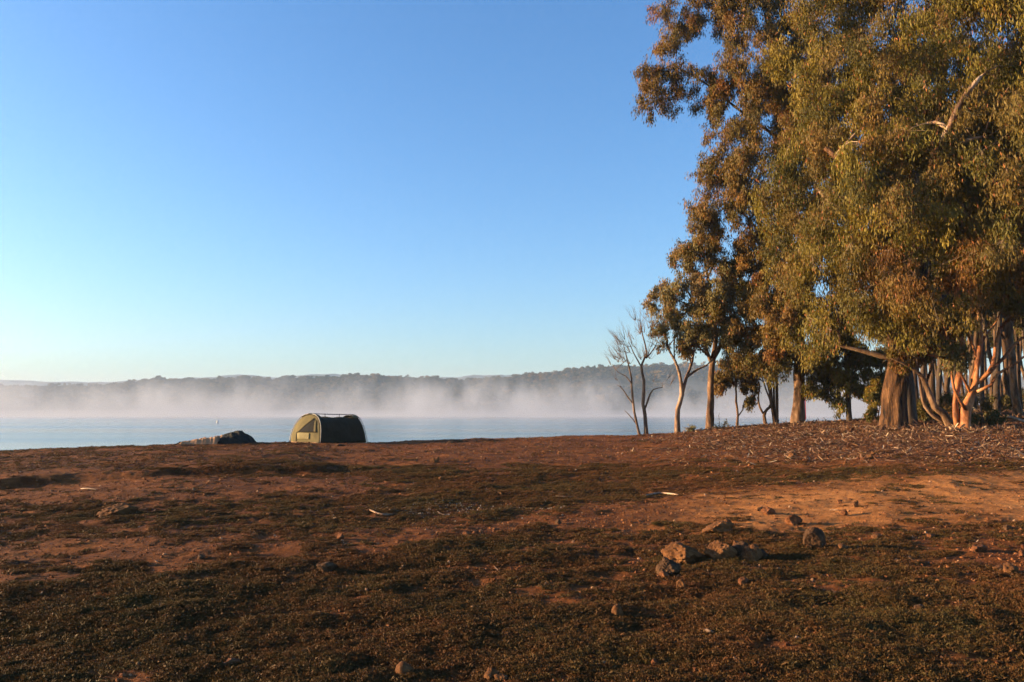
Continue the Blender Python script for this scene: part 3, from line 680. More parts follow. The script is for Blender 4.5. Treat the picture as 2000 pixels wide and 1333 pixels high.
# --- bushes on the edge of the wood
def bush(label, px, Yb_, wpx, hpx, pal, n, seed, group=None):
    g = on_ground(px, Yb_); by = HOR - (g.z - EYE) / Yb_ * F
    q = wpx
    tree('bush', label, g, Yb_, [[(px, by, 0, .03), (px - 3, by - hpx * .35, 0, .02), (px - 6, by - hpx * .7, 0, .01)], [(px + 2, by, .05, .025), (px + 8, by - hpx * .5, .05, .012)]],
         [(px - q * .25, by - hpx * .45, 0, q * .32, hpx * .4, wpx / F * Yb_ * .3), (px + q * .25, by - hpx * .4, .1, q * .32, hpx * .35, wpx / F * Yb_ * .3), (px, by - hpx * .7, 0, q * .3, hpx * .3, wpx / F * Yb_ * .25)],
         pal, BARK_DARK, nleaf=n, leaf=(.05, .10), wr=.45, k=6, seed=seed, sub=.34, cat='bush', droop=.6, flare=1, group=group)
bush('dense green bush filling the gap beside the huge rough trunk', 1712, BIGY + 3.5, 62, 82, 'green', 11000, 71)
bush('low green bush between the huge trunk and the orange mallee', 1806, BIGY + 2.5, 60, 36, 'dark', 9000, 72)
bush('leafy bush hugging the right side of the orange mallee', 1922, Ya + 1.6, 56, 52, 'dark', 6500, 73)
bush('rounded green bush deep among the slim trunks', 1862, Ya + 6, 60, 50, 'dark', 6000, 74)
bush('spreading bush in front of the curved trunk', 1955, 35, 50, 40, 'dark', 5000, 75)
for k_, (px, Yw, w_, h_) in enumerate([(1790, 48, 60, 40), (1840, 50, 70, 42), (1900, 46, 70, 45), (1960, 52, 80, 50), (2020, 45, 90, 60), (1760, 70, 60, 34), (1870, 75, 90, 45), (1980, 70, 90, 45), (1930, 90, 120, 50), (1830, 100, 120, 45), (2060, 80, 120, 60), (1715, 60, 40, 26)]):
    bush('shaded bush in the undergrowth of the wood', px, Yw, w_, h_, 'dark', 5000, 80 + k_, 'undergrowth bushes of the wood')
bush('tuft of pale dry weed on the crest beside the forked gum', 1348, 31.6, 26, 12, 'grey', 700, 95)
bush('spindly dry weed on the crest just past the straight trunk', 1408, 31.8, 24, 9, 'grey', 300, 96)

# fallen limb
mb = MB(); gf = ground_at(1950, 826)
P = [at(*q, gf.y) for q in ((1906, 829), (1925, 826), (1948, 821), (1968, 815), (1984, 819), (2002, 824))]
P = np.array([(*p, r) for p, r in zip(P, (.03, .045, .055, .06, .055, .045))]); D = polyline(P, .12, .02, 3)
mb.tube(D[:, :3] - np.array(gf), D[:, 3], 10, .15, 4)
o = link('fallen_branch', mb.mesh('fallen_branch'), BARK_PALE); o.location = gf
tag(o, 'long pale curved limb lying on the leaf litter at the foot of the wood', 'branch')

# ------------------------------------------------------------------ far shore
HX = [-900, 0, 60, 230, 330, 400, 470, 540, 600, 700, 760, 830, 900, 950, 1000, 1050, 1100, 1150, 1200, 1250, 1300, 1350, 1400, 1500, 1600, 1750, 2000, 2900]
HY = [760, 759, 762, 758, 748, 748, 745, 748, 745, 741, 740, 746, 750, 745, 744, 737, 731, 724, 724, 721, 718, 719, 722, 728, 735, 740, 745, 750]
YS, YR = 800.0, 985.0
def hill_z(x, y):
    px = 1000 + F * x / YR
    zr = EYE + (HOR - np.interp(px, HX, HY)) / F * YR - 2
    t = np.clip((y - YS) / (YR - YS), 0, 1.6)
    z = LAKE - .4 + (zr - LAKE) * np.where(t < 1, np.sin(np.clip(t, 0, 1) * PI / 2) ** 1.25, 1 - .35 * (t - 1) ** 2 * 2.5)
    z = z + fbm(x / 70, y / 70, 3, 77) * 9 * np.clip(t, 0, 1) * (1 - .75 * np.clip(t, 0, 1))
    return z
gx, gy = np.meshgrid(np.linspace(-1250, 1150, 300), np.concatenate([[790], np.linspace(798, 1090, 50)]))
gz = hill_z(gx, gy); gz[0] = -3.5
mb = MB(); mb.grid(np.stack([gx, gy, gz], -1))
m = M_('far_slope'); p = m.pos()
c = m.ramp(m.noise(p, .03, 5), [(.35, (.05, .04, .02)), (.65, (.17, .105, .05))])
tag(link('hills', mb.mesh('hills'), m.surf(m.bsdf(c, .95, None, .05))), kind='structure')

FX = [-900, -300, 0, 30, 120, 230, 330, 430, 480, 560, 620, 660, 760, 840, 900, 950, 1000, 1060, 1150, 1400, 2000, 2900]
FY = [752, 748, 742, 745, 747, 748, 742, 738, 733, 740, 733, 731, 736, 740, 737, 733, 735, 738, 735, 738, 745, 750]
YF = 2300.0
fx_ = np.linspace(-3300, 3300, 900); prof = EYE + (HOR - np.interp(1000 + F * fx_ / YF, FX, FY)) / F * YF
prof = prof + fbm(fx_ / 90, fx_ * 0, 4, 5) * 6 + fbm(fx_ / 14, fx_ * 0 + 4, 2, 6) * 3.0
rows = []
for t in np.linspace(0, 1.3, 14):
    hgt = np.sin(min(t, 1) * PI / 2) if t <= 1 else 1 - (t - 1) ** 2 * 2
    zz = -4 + (prof + 4) * hgt
    rows.append(np.stack([fx_, np.full_like(fx_, YF - 500 + 500 * t), zz], -1))
mb = MB(); mb.grid(np.array(rows))
m = M_('distant_range'); c = m.ramp(m.noise(m.pos(), .02, 6), [(.35, (.03, .035, .02)), (.65, (.08, .07, .04))])
tag(link('distant_hills', mb.mesh('distant_hills'), m.surf(m.bsdf(c, .95, None, .05))), kind='structure')

# ------------------------------------------------------------------ instancing of uncountable things
def scatter(name, variants, P, R, S, I, N=None):
    """points carrying many copies of a few small meshes, one object of kind stuff"""
    lib = bpy.data.collections.new(name + '_kinds')
    for k, (me, mat) in enumerate(variants):
        me.materials.append(mat); o = bpy.data.objects.new(f'{name}_kind_{k:02d}', me); lib.objects.link(o)
    me = bpy.data.meshes.new(name); n = len(P)
    me.vertices.add(n); me.vertices.foreach_set('co', np.asarray(P, np.float32).ravel()); me.update()
    attr(me, 'rot', 'FLOAT_VECTOR', R); attr(me, 'scl', 'FLOAT', S); attr(me, 'idx', 'INT', I)
    ob = bpy.data.objects.new(name, me); COL.objects.link(ob); ob['kind'] = 'stuff'
    ng = bpy.data.node_groups.new(name, 'GeometryNodeTree')
    ng.interface.new_socket(name='Geometry', in_out='INPUT', socket_type='NodeSocketGeometry')
    ng.interface.new_socket(name='Geometry', in_out='OUTPUT', socket_type='NodeSocketGeometry')
    a = ng.nodes.new('NodeGroupInput'); b = ng.nodes.new('NodeGroupOutput')
    ip = ng.nodes.new('GeometryNodeInstanceOnPoints'); ci = ng.nodes.new('GeometryNodeCollectionInfo')
    ci.inputs['Collection'].default_value = lib; ci.inputs['Separate Children'].default_value = True; ci.inputs['Reset Children'].default_value = True
    L = ng.links.new
    L(a.outputs[0], ip.inputs['Points']); L(ci.outputs[0], ip.inputs['Instance']); ip.inputs['Pick Instance'].default_value = True
    for nm, typ, sock in (('rot', 'FLOAT_VECTOR', 'Rotation'), ('scl', 'FLOAT', 'Scale'), ('idx', 'INT', 'Instance Index')):
        na = ng.nodes.new('GeometryNodeInputNamedAttribute'); na.data_type = typ; na.inputs['Name'].default_value = nm
        L(na.outputs['Attribute'], ip.inputs[sock])
    L(ip.outputs[0], b.inputs[0])
    md = ob.modifiers.new('scatter', 'NODES'); md.node_group = ng
    return ob

# far forest
def far_tree(seed):
    r = np.random.default_rng(seed); Vs = []; n = 0
    Cc = []
    for k in range(int(r.integers(5, 9))):
        c = np.array([r.normal() * 2.0, r.normal() * 2.0, r.uniform(3.6, 8.2)]); w = r.normal(size=(95, 3)); w /= np.linalg.norm(w, axis=1)[:, None]
        Cc.append(c + w * np.array([1.7, 1.7, 1.1]) * r.uniform(.5, 1.1, 95)[:, None])
    Cc = np.concatenate(Cc); n = len(Cc)
    a = r.normal(size=(n, 3)); a /= np.linalg.norm(a, axis=1)[:, None]; b = np.cross(a, r.normal(size=(n, 3))); b /= np.linalg.norm(b, axis=1)[:, None]
    s = r.uniform(.2, .5, n)[:, None]
    V = np.stack([Cc + a * s, Cc + b * s, Cc - a * s, Cc - b * s], 1).reshape(-1, 3)
    mb = MB(); mb.add(V, [np.arange(n * 4).reshape(-1, 4)]); mb.tube(np.array([[0, 0, -1], [.1, 0, 2.5], [0, .2, 5.5]]), [.28, .22, .1], 5)
    return mb.mesh('far_tree', False)
m = M_('far_foliage'); oi = m.n('ShaderNodeObjectInfo')
c = m.ramp(oi.outputs['Random'], [(0, (.022, .026, .010)), (.5, (.07, .058, .02)), (1, (.19, .12, .045))])
FARM = m.surf(m.bsdf(c, .8, None, .1))
n = 42000
x = rng.uniform(-1150, 950, n); y = YS + 6 + (rng.random(n) ** .8) * 260
px = 1000 + F * x / y
keep = (fbm(x / 45, y / 30, 4, 91) > -.12) | (y > YR - 40)
x, y = x[keep], y[keep]; n = len(x)
z = hill_z(x, y)
R = np.zeros((n, 3)); R[:, 2] = rng.uniform(0, 6.28, n)
scatter('forest', [(far_tree(s), FARM) for s in range(6)], np.stack([x, y, z - .3], -1), R, rng.uniform(.32, .8, n) * np.where(rng.random(n) < .10, 1.5, 1), rng.integers(0, 6, n))

# ------------------------------------------------------------------ ground cover, litter, gravel
def polar_points(n, r0, r1, a0, a1, p=.5):
    a = rng.uniform(a0, a1, n); q = rng.random(n)
    if p == 0: r = r0 * (r1 / r0) ** q
    else: r = np.sqrt(r0 ** 2 + (r1 ** 2 - r0 ** 2) * q)
    return r * np.sin(a), r * np.cos(a)

def tuft(seed, h=.022, w=.045, n=84):
    h = h * .8
    r = np.random.default_rng(seed)
    rr = np.sqrt(r.random(n)) * w; a = r.uniform(0, 6.28, n)
    zt = h * (1 - (rr / w) ** 2 * .7) * r.uniform(.35, 1.1, n)
    C = np.stack([rr * np.cos(a), rr * np.sin(a), zt], -1)
    d = r.normal(size=(n, 3)); d[:, 2] = np.abs(d[:, 2]) * .8 + .2; d /= np.linalg.norm(d, axis=1)[:, None]
    s = np.cross(d, r.normal(size=(n, 3))); s /= np.linalg.norm(s, axis=1)[:, None]
    L = r.uniform(.004, .011, n)[:, None]; W = L * r.uniform(.25, .55, n)[:, None]
    V = np.stack([C - d * L * .4, C + s * W, C + d * L, C - s * W], 1).reshape(-1, 3)
    mb = MB(); mb.add(V, [np.arange(n * 4).reshape(-1, 4)])
    k = n // 5
    A = np.stack([r.normal(size=k) * w * .3, r.normal(size=k) * w * .3, np.full(k, -.01)], -1)
    sel = r.integers(0, n, k)
    frusta(mb, A, C[sel] + d[sel] * .012, np.full(k, .0012), np.full(k, .0007), 3)
    return mb.mesh('tuft', False)

def blades(seed, n=34):
    r = np.random.default_rng(seed); a = r.uniform(0, 6.28, n); rr = np.sqrt(r.random(n)) * .04
    C = np.stack([rr * np.cos(a), rr * np.sin(a), np.full(n, -.004)], -1)
    d = r.normal(size=(n, 3)) * .6; d[:, 2] = np.abs(d[:, 2]) + .45; d /= np.linalg.norm(d, axis=1)[:, None]
    s = np.cross(d, r.normal(size=(n, 3))); s /= np.linalg.norm(s, axis=1)[:, None]
    L = r.uniform(.018, .05, n)[:, None]; W = r.uniform(.0012, .0028, n)[:, None]; dr = np.stack([d[:, 0], d[:, 1], d[:, 2] * .3], -1)
    V = np.stack([C - s * W, C + s * W, C + d * L * .6 + s * W * .8, C + d * L * .6 + dr * L * .5], 1).reshape(-1, 3)
    mb = MB(); mb.add(V, [np.arange(n * 4).reshape(-1, 4)]); return mb.mesh('tuft', False)

def cover_mat(name, stops):
    m = M_(name); oi = m.n('ShaderNodeObjectInfo'); p = m.pos()
    n_ = m.noise(p, .55, 4, .6); r_ = m.math('ADD', m.math('MULTIPLY', oi.outputs['Random'], .45), m.math('MULTIPLY', m.math('SUBTRACT', n_, .28), 1.35))
    c = m.ramp(r_, stops)
    f = m.noise(p, 140, 2)
    c = m.mix(1.0, c, m.ramp(f, [(.3, (.55, .55, .55)), (.7, (1.35, 1.3, 1.2))]), 'MULTIPLY')
    b = m.bsdf(c, .68, None, .14); t = m.n('ShaderNodeBsdfTranslucent'); m.l(c, t.inputs['Color'])
    mx = m.n('ShaderNodeMixShader'); mx.inputs[0].default_value = .15; m.l(b, mx.inputs[1]); m.l(t.outputs[0], mx.inputs[2])
    return m.surf(mx.outputs[0])
COVER = cover_mat('ground_cover', [(.05, (.118, .044, .014)), (.35, (.096, .042, .013)), (.62, (.078, .045, .013)), (1, (.060, .050, .014))])

def surf_points(x, y):
    r = full_h(x, y); return r
def place(x, y, prob, sc, kinds, sink=0.0, tilt=.2):
    z, u, d, v, cov, sand, lit = surf_points(x, y)
    k = rng.random(len(x)) < prob(cov, sand, lit, u, v, d)
    x, y, z, d = x[k], y[k], z[k], d[k]; n = len(x)
    R = rng.normal(size=(n, 3)) * tilt; R[:, 2] = rng.uniform(0, 6.28, n)
    S = sc(n, d)
    return np.stack([x, y, z - sink * S], -1), R, S, rng.integers(0, kinds, n)

def join(*parts): return [np.concatenate(q) for q in zip(*parts)]
pr = lambda c, s, l, u, v, d: np.clip((c - .20) * 1.5, 0, 1) * (d < 40)
a1 = place(*polar_points(120000, 4.3, 9.5, -.68, .68), pr, lambda n, d: rng.uniform(.5, 1.25, n), 8, .006)
a2 = place(*polar_points(170000, 9.5, 19, -.68, .68), pr, lambda n, d: rng.uniform(.6, 1.4, n), 8, .008)
a3 = place(*polar_points(110000, 19, 34, -.68, .66), lambda *a: pr(*a) * .7, lambda n, d: rng.uniform(.8, 1.8, n), 8, .01)
scatter('ground_cover', [((blades(100 + s) if s > 4 else tuft(100 + s, (.022, .03, .018, .026, .035)[s], (.045, .05, .04, .03, .05)[s])), COVER) for s in range(8)], *join(a1, a2, a3))

def bit(seed, kind):
    r = np.random.default_rng(seed); mb = MB()
    if kind == 'leaf':
        L = r.uniform(.05, .075); W = r.uniform(.009, .014); t = np.linspace(0, 1, 6); cur = r.uniform(.1, .4) * L
        w = W * np.sin(t * PI) ** .7 + .0006; x = (t - .5) * 2 * L; z = cur * (4 * (t - .5) ** 2) * r.uniform(.3, 1) + .003; yy = .3 * L * (t - .5) ** 2 * r.choice([-1, 1])
        G = np.stack([np.stack([x, yy - w, z + w * .4], -1), np.stack([x, yy, z], -1), np.stack([x, yy + w, z + w * .5], -1)], 0)
        mb.grid(G)
    elif kind == 'bark':
        L = r.uniform(.08, .16); t = np.linspace(0, 1, 6); x = (t - .5) * 2 * L; w = .014 * (1 + .3 * r.normal(size=6)); z = .004 + r.uniform(0, .03) * t ** 2
        G = np.stack([np.stack([x, -w, z + w * .7], -1), np.stack([x, 0 * w, z], -1), np.stack([x, w, z + w * .8], -1)], 0); mb.grid(G)
    elif kind == 'twig':
        L = r.uniform(.08, .2); P = np.array([[-L, 0, .004], [-L * .3, .01 * r.normal(), .012], [L * .4, .02 * r.normal(), .006], [L, .02 * r.normal(), .012]]); mb.tube(P, [.004, .0035, .003, .0015], 5)
    else:
        return stone_mesh(seed, 1, 1, .6, 1, 'stone')
    return mb.mesh('bit', kind != 'twig')

def stone_mesh(seed, sx, sy, sz, sub=3, name='rock', cuts=13, rough=.06):
    r = np.random.default_rng(seed); bm = bmesh.new(); bmesh.ops.create_icosphere(bm, subdivisions=sub, radius=1)
    V = np.array([v.co[:] for v in bm.verts])
    for _ in range(cuts):
        nrm = r.normal(size=3); nrm /= np.linalg.norm(nrm); h = r.uniform(.55, .86); dd = V @ nrm - h; k = dd > 0; V[k] -= nrm * dd[k][:, None] * .985
    nn = V / (np.linalg.norm(V, axis=1)[:, None] + 1e-9)
    ns = fbm(V[:, 0] * 1.6 + V[:, 2] * 1.3 + seed, V[:, 1] * 1.6 - V[:, 2] * .9, 3, seed) + .5 * noise(V[:, 0] * 6 + V[:, 2] * 5, V[:, 1] * 6 + V[:, 2] * 4, seed)
    V = V + nn * (ns * rough * 1.6)[:, None]
    V *= np.array([sx, sy, sz])
    for v, c in zip(bm.verts, V): v.co = c
    me = bpy.data.meshes.new(name); bm.to_mesh(me); bm.free()
    if sub >= 3: me.polygons.foreach_set('use_smooth', np.ones(len(me.polygons), bool))
    return me

def var_mat(name, stops, rough=.75, spec=.25):
    m = M_(name); oi = m.n('ShaderNodeObjectInfo'); c = m.ramp(oi.outputs['Random'], stops)
    c = m.mix(1.0, c, m.ramp(m.noise(m.pos(), 90, 3), [(.3, (.7, .7, .7)), (.7, (1.2, 1.2, 1.2))]), 'MULTIPLY')
    return m.surf(m.bsdf(c, rough, None, spec))
LITTER = var_mat('dry_leaf', [(0, (.05, .02, .010)), (.5, (.12, .055, .026)), (.85, (.23, .13, .07)), (1, (.48, .36, .23))])
STONE = var_mat('small_stone', [(0, (.08, .028, .011)), (.5, (.15, .055, .020)), (.93, (.22, .095, .038)), (1, (.36, .22, .13))], .9, .1)

pl = lambda c, s, l, u, v, d: np.clip(l * 1.0, 0, 1)
b1 = place(*polar_points(85000, 17, 40, .06, .70), pl, lambda n, d: rng.uniform(.35, .95, n), 10, -.002, .4)
b2 = place(*polar_points(20000, 40, 95, .36, .70), lambda c, s, l, u, v, d: (u > 1700) * 1.0, lambda n, d: rng.uniform(1, 2, n), 10, 0, .4)
b3 = place(*polar_points(1500, 4.4, 26, -.68, .68), lambda c, s, l, u, v, d: .3 + .5 * c, lambda n, d: rng.uniform(.2, .5, n), 10, -.004, .5)
parts_ = [b1, b2, b3]
for q_, sg_, n_ in ((g0, .8, 900), (ga, .8, 700), (g1, .7, 400), (gc, .8, 400), (g2, .5, 200)):
    parts_.append(place(q_.x + rng.normal(size=n_) * sg_, q_.y - .25 + rng.normal(size=n_) * sg_ * .7, lambda c, s, l, u, v, d: c * 0 + 1, lambda n, d: rng.uniform(.5, 1.5, n), 10, -.02, .6))
scatter('leaf_litter', [(bit(200 + s, ('leaf', 'leaf', 'leaf', 'leaf', 'leaf', 'leaf', 'bark', 'bark', 'twig', 'leaf')[s]), LITTER) for s in range(10)], *join(*parts_))

size = lambda n, d: .0035 * rng.pareto(1.9, n).clip(0, 7) + .004
c1 = place(*polar_points(110000, 4.3, 15, -.68, .68), lambda c, s, l, u, v, d: (1 - c * .75) * (1 - s * .6), size, 6, 0, 1)
c2 = place(*polar_points(90000, 15, 34, -.68, .68), lambda c, s, l, u, v, d: (1 - c * .75) * (1 - s * .85), lambda n, d: size(n, d) * 1.5, 6, 0, 1)
scatter('gravel', [(bit(300 + s, 'stone'), STONE) for s in range(6)], *join(c1, c2))

# pale ash and charcoal of an old fire
m1 = simple('ash', (.26, .22, .18), .9)
fx0 = ground_at(880, 994); th = rng.normal(size=(420, 2)) * np.array([.75, .4])
zz = full_h(fx0.x + th[:, 0], fx0.y + th[:, 1])[0]
R = rng.uniform(0, 6.28, (420, 3))
scatter('ash_and_charcoal', [(stone_mesh(331, 1, .8, .6, 1), m1), (stone_mesh(332, 1, .7, .5, 1), simple('charcoal', (.02, .018, .016), .9)), (stone_mesh(333, .9, .8, .6, 1), m1)],
        np.stack([fx0.x + th[:, 0], fx0.y + th[:, 1], zz + .01], -1), R, rng.uniform(.004, .017, 420), rng.integers(0, 3, 420))

# ------------------------------------------------------------------ single rocks
def rock_mat(name, a, b, c):
    m = M_(name); p = m.obj(); n1 = m.noise(p, 3.5, 6, .65); n2 = m.noise(p, 22, 5, .7)
    col = m.ramp(n1, [(.3, a), (.52, b), (.72, c)]); col = m.mix(1.0, col, m.ramp(n2, [(.3, (.6, .58, .56)), (.7, (1.15, 1.12, 1.1))]), 'MULTIPLY')
    h = m.math('ADD', n1, m.math('MULTIPLY', n2, .6)); return m.surf(m.bsdf(col, .9, m.bump(h, .8, .03), .15))
RK = {'o': rock_mat('ochre_rock', (.05, .021, .009), (.135, .060, .022), (.22, .11, .042)), 'd': rock_mat('dark_rock', (.030, .017, .010), (.075, .040, .020), (.14, .078, .038)),
      'r': rock_mat('red_rock', (.07, .026, .011), (.15, .060, .024), (.23, .105, .046))}
rocks = [  # px, base py, w px, h px, kind, label
 (232, 1007, 56, 22, 'o', 'broad flat ochre boulder alone on the bare red soil left of the tents'),
 (1337, 1102, 66, 44, 'o', 'largest domed rock of the old fire ring, cracked on its sunlit face'),
 (1409, 1092, 44, 38, 'o', 'pointed ochre rock in the middle of the fire ring'),
 (1448, 1088, 26, 34, 'd', 'dark upright rock wedged behind the fire ring between ochre ones'),
 (1442, 1076, 22, 20, 'o', 'small ochre lump on the back edge of the fire ring'),
 (1468, 1096, 34, 34, 'o', 'split ochre rock closing the right end of the fire ring'),
 (1488, 1091, 24, 22, 'd', 'low dark rock shaded at the far right of the fire ring'),
 (1306, 1124, 34, 34, 'd', 'dark blocky rock at the front left of the fire ring'),
 (1298, 1128, 16, 14, 'r', 'small red stone in front of the dark blocky rock'),
 (1592, 1069, 42, 44, 'd', 'round dark boulder with a long shadow right of the fire ring'),
 (1580, 1071, 16, 6, 'o', 'flat pale chip at the foot of the round dark boulder'),
 (1405, 1042, 48, 26, 'o', 'wedge-shaped rock on the near edge of the dirt track'),
 (1420, 1026, 14, 12, 'o', 'small stone perched behind the wedge-shaped rock'),
 (1550, 1025, 26, 22, 'r', 'steep pyramid-shaped stone on the edge of the dirt track'),
 (1503, 1004, 22, 14, 'r', 'brown stone of a pair on the dirt track'),
 (1488, 998, 18, 8, 'd', 'low slab beside the brown stone on the dirt track'),
 (1651, 1007, 13, 12, 'r', 'small reddish stone on the track below the upright one'),
 (1672, 991, 10, 16, 'o', 'thin upright stone on the dirt track'),
 (1641, 983, 9, 7, 'r', 'tiny stone just left of the thin upright stone'),
 (1974, 1120, 26, 22, 'o', 'bright ochre notched rock near the right side of the foreground'),
 (1955, 1114, 22, 8, 'o', 'flat ochre sliver leaning toward the bright notched rock'),
 (1910, 1077, 26, 16, 'r', 'dull red rock half sunk in the cover above the bright notched one'),
 (1645, 1074, 15, 11, 'o', 'small ochre stone in the long shadow of the round boulder'),
 (1713, 1051, 16, 9, 'o', 'small flat stone beyond the tip of the round boulder\'s shadow'),
 (1818, 1049, 16, 8, 'r', 'small stone on the cover between the track and the red rock'),
 (1970, 1035, 16, 10, 'd', 'dark stone beside the near edge of the track at far right'),
 (1997, 1088, 10, 14, 'r', 'red stone cut by the right border of the view'),
 (1453, 1144, 18, 16, 'r', 'round red stone on the low plants in front of the fire ring'),
 (1331, 1150, 14, 18, 'o', 'narrow upright pale stone in front of the fire ring'),
 (1207, 1204, 18, 24, 'o', 'leaf-shaped pale stone standing on edge in the foreground'),
 (1798, 1193, 18, 12, 'd', 'squared grey stone in the dark foreground cover'),
 (850, 903, 14, 11, 'o', 'ochre block on the bare soil right of the tent'),
 (1548, 893, 14, 12, 'o', 'ochre stone where the leaf litter thins out'),
 (1697, 896, 14, 10, 'o', 'front stone of three on the leaf litter'),
 (1706, 889, 9, 9, 'o', 'back stone of three on the leaf litter'),
 (1687, 899, 12, 7, 'r', 'lowest stone of three on the leaf litter'),
 (1575, 901, 12, 7, 'r', 'dull stone below the edge of the leaf litter'),
 (897, 864, 16, 6, 'd', 'dark flat stone on the crest right of the tent'),
 (880, 866, 14, 5, 'd', 'second dark flat stone on the crest, nearer the tent'),
 (612, 872, 9, 4, 'd', 'small dark stone before the doorway of the tent'),
 (665, 872, 16, 5, 'd', 'dark flat stone before the shaded side of the tent'),
 (665, 1053, 13, 11, 'r', 'brown stone on the reddish strip left of centre'),
 (636, 1118, 30, 22, 'd', 'rough dark clod among the low plants left of centre'),
 (392, 1093, 12, 11, 'd', 'small dark knob on the edge of the reddish strip'),
 (524, 1008, 9, 7, 'o', 'little ochre stone between the boulder and the old ash'),
 (978, 968, 8, 7, 'o', 'little stone above the ash patch'),
 (790, 1316, 26, 24, 'o', 'rounded ochre stone at the very front of the ground'),
 (960, 1328, 20, 22, 'o', 'left stone of a joined pair at the front edge'),
 (978, 1330, 20, 16, 'o', 'right stone of a joined pair at the front edge'),
 (450, 1300, 30, 12, 'r', 'low red stone in the front left cover'),
 (1090, 1024, 11, 9, 'd', 'dark pebble cluster stone on the red end of the track'),
 (913, 1046, 14, 8, 'r', 'red stone just below the red end of the track'),
 (1278, 1300, 12, 12, 'r', 'small red lump in the front centre cover'),
 (861, 938, 8, 9, 'o', 'pale little stone above the old ash'),
]
for k, (px, py, w, h, kd, lab) in enumerate(rocks):
    g = ground_at(px, py); s = g.y / F; kf = .52 if 'round dark' in lab else .68
    me = stone_mesh(500 + k, w * s * kf, w * s * kf * .8, h * s * .66, 5 if w > 30 else 4, 'rock', **(dict(cuts=4, rough=.05) if 'round' in lab and 'in front' not in lab and 'notched' not in lab else dict(rough=.14)))
    o = link('rock', me, RK[kd]); o.location = g + Vector((0, w * s * .1, h * s * .26)); o.rotation_euler = (random.uniform(-.2, .2), random.uniform(-.2, .2), random.uniform(0, .5))
    tag(o, lab, 'rock', 'loose rocks on the ground')

sticks = [((722, 998), (745, 1008), (775, 1006), .016, 'curved bark-coloured stick at the left end of the old ash'),
          ((760, 997), (768, 999), (778, 1000), .012, 'short pale stick lying in the old ash'),
          ((855, 1003), (865, 1008), (880, 1006), .014, 'knobbly pale stick in front of the ash'),
          ((1085, 971), (1100, 973), (1125, 972), .014, 'straight pale stick on the cover right of the ash'),
          ((158, 957), (172, 956), (190, 958), .014, 'short stick on the bare soil above the broad boulder'),
          ((1260, 971), (1290, 966), (1325, 969), .022, 'half buried root beside the start of the sandy track'),
          ((1620, 998), (1628, 998), (1638, 999), .010, 'white splinter lying on the track'),
          ((1372, 1234), (1382, 1237), (1394, 1239), .014, 'pale bark chip in the foreground right of centre'),
          ((966, 1108), (972, 1116), (982, 1121), .008, 'thin pale twig in the middle foreground')]
for (a, b, c_, r_, lab) in sticks:
    g = ground_at(*b); pts = []
    for q in (a, b, c_):
        p_ = ground_at(*q); pts.append((p_.x, p_.y, p_.z + r_ * .8, r_))
    pts[0] = (*pts[0][:3], r_ * .6); pts[-1] = (*pts[-1][:3], r_ * .4)
    D = polyline(pts, .04, .01, 3); mb = MB(); mb.tube(D[:, :3] - np.array(g), D[:, 3], 8, .2, 5)
    o = link('stick', mb.mesh('stick'), BARK_PALE); o.location = g; tag(o, lab, 'stick', 'sticks on the ground')

# ------------------------------------------------------------------ the arched swag tent
def canvas(name, col, scale=14, bump=.5, bd=.02, trans=0.0):
    m = M_(name); p = m.obj(); n = m.noise(p, scale * .25, 5, .6); w = m.noise(p, scale * 30, 2)
    c = m.ramp(n, [(.3, tuple(v * .78 for v in col)), (.7, tuple(v * 1.12 for v in col))])
    mp = m.n('ShaderNodeMapping'); mp.inputs['Scale'].default_value = (1, 1, .35); mp.inputs['Rotation'].default_value = (0, .5, 0); m.l(p, mp.inputs['Vector'])
    h = m.math('ADD', m.math('MULTIPLY', m.noise(mp.outputs[0], scale * .5, 4, .5, .6), 1.0), m.math('MULTIPLY', w, .04))
    b = m.bsdf(c, .9, m.bump(h, bump, bd), .15)
    if trans:
        t = m.n('ShaderNodeBsdfTranslucent'); m.l(c, t.inputs['Color']); mx = m.n('ShaderNodeMixShader'); mx.inputs[0].default_value = trans
        m.l(b, mx.inputs[1]); m.l(t.outputs[0], mx.inputs[2]); b = mx.outputs[0]
    return m.surf(b)
KHAKI = canvas('khaki_canvas', (.135, .112, .052), trans=.05); OLIVE_SHADED = canvas('olive_canvas_shaded', (.036, .030, .017), bump=.9, bd=.05); MESHM = canvas('insect_mesh', (.20, .17, .085)); DARKIN = canvas('inside_shade_and_fittings', (.012, .012, .012))  # the olive side canvas has its shade darkened into the colour
POLE = simple('pole_metal', (.16, .15, .13), .4, .1, spec=.5); PVC = canvas('grey_green_canvas', (.020, .019, .015), bump=.8, bd=.03); CREAM = canvas('cream_lining', (.34, .19, .10), bump=.9, bd=.03)

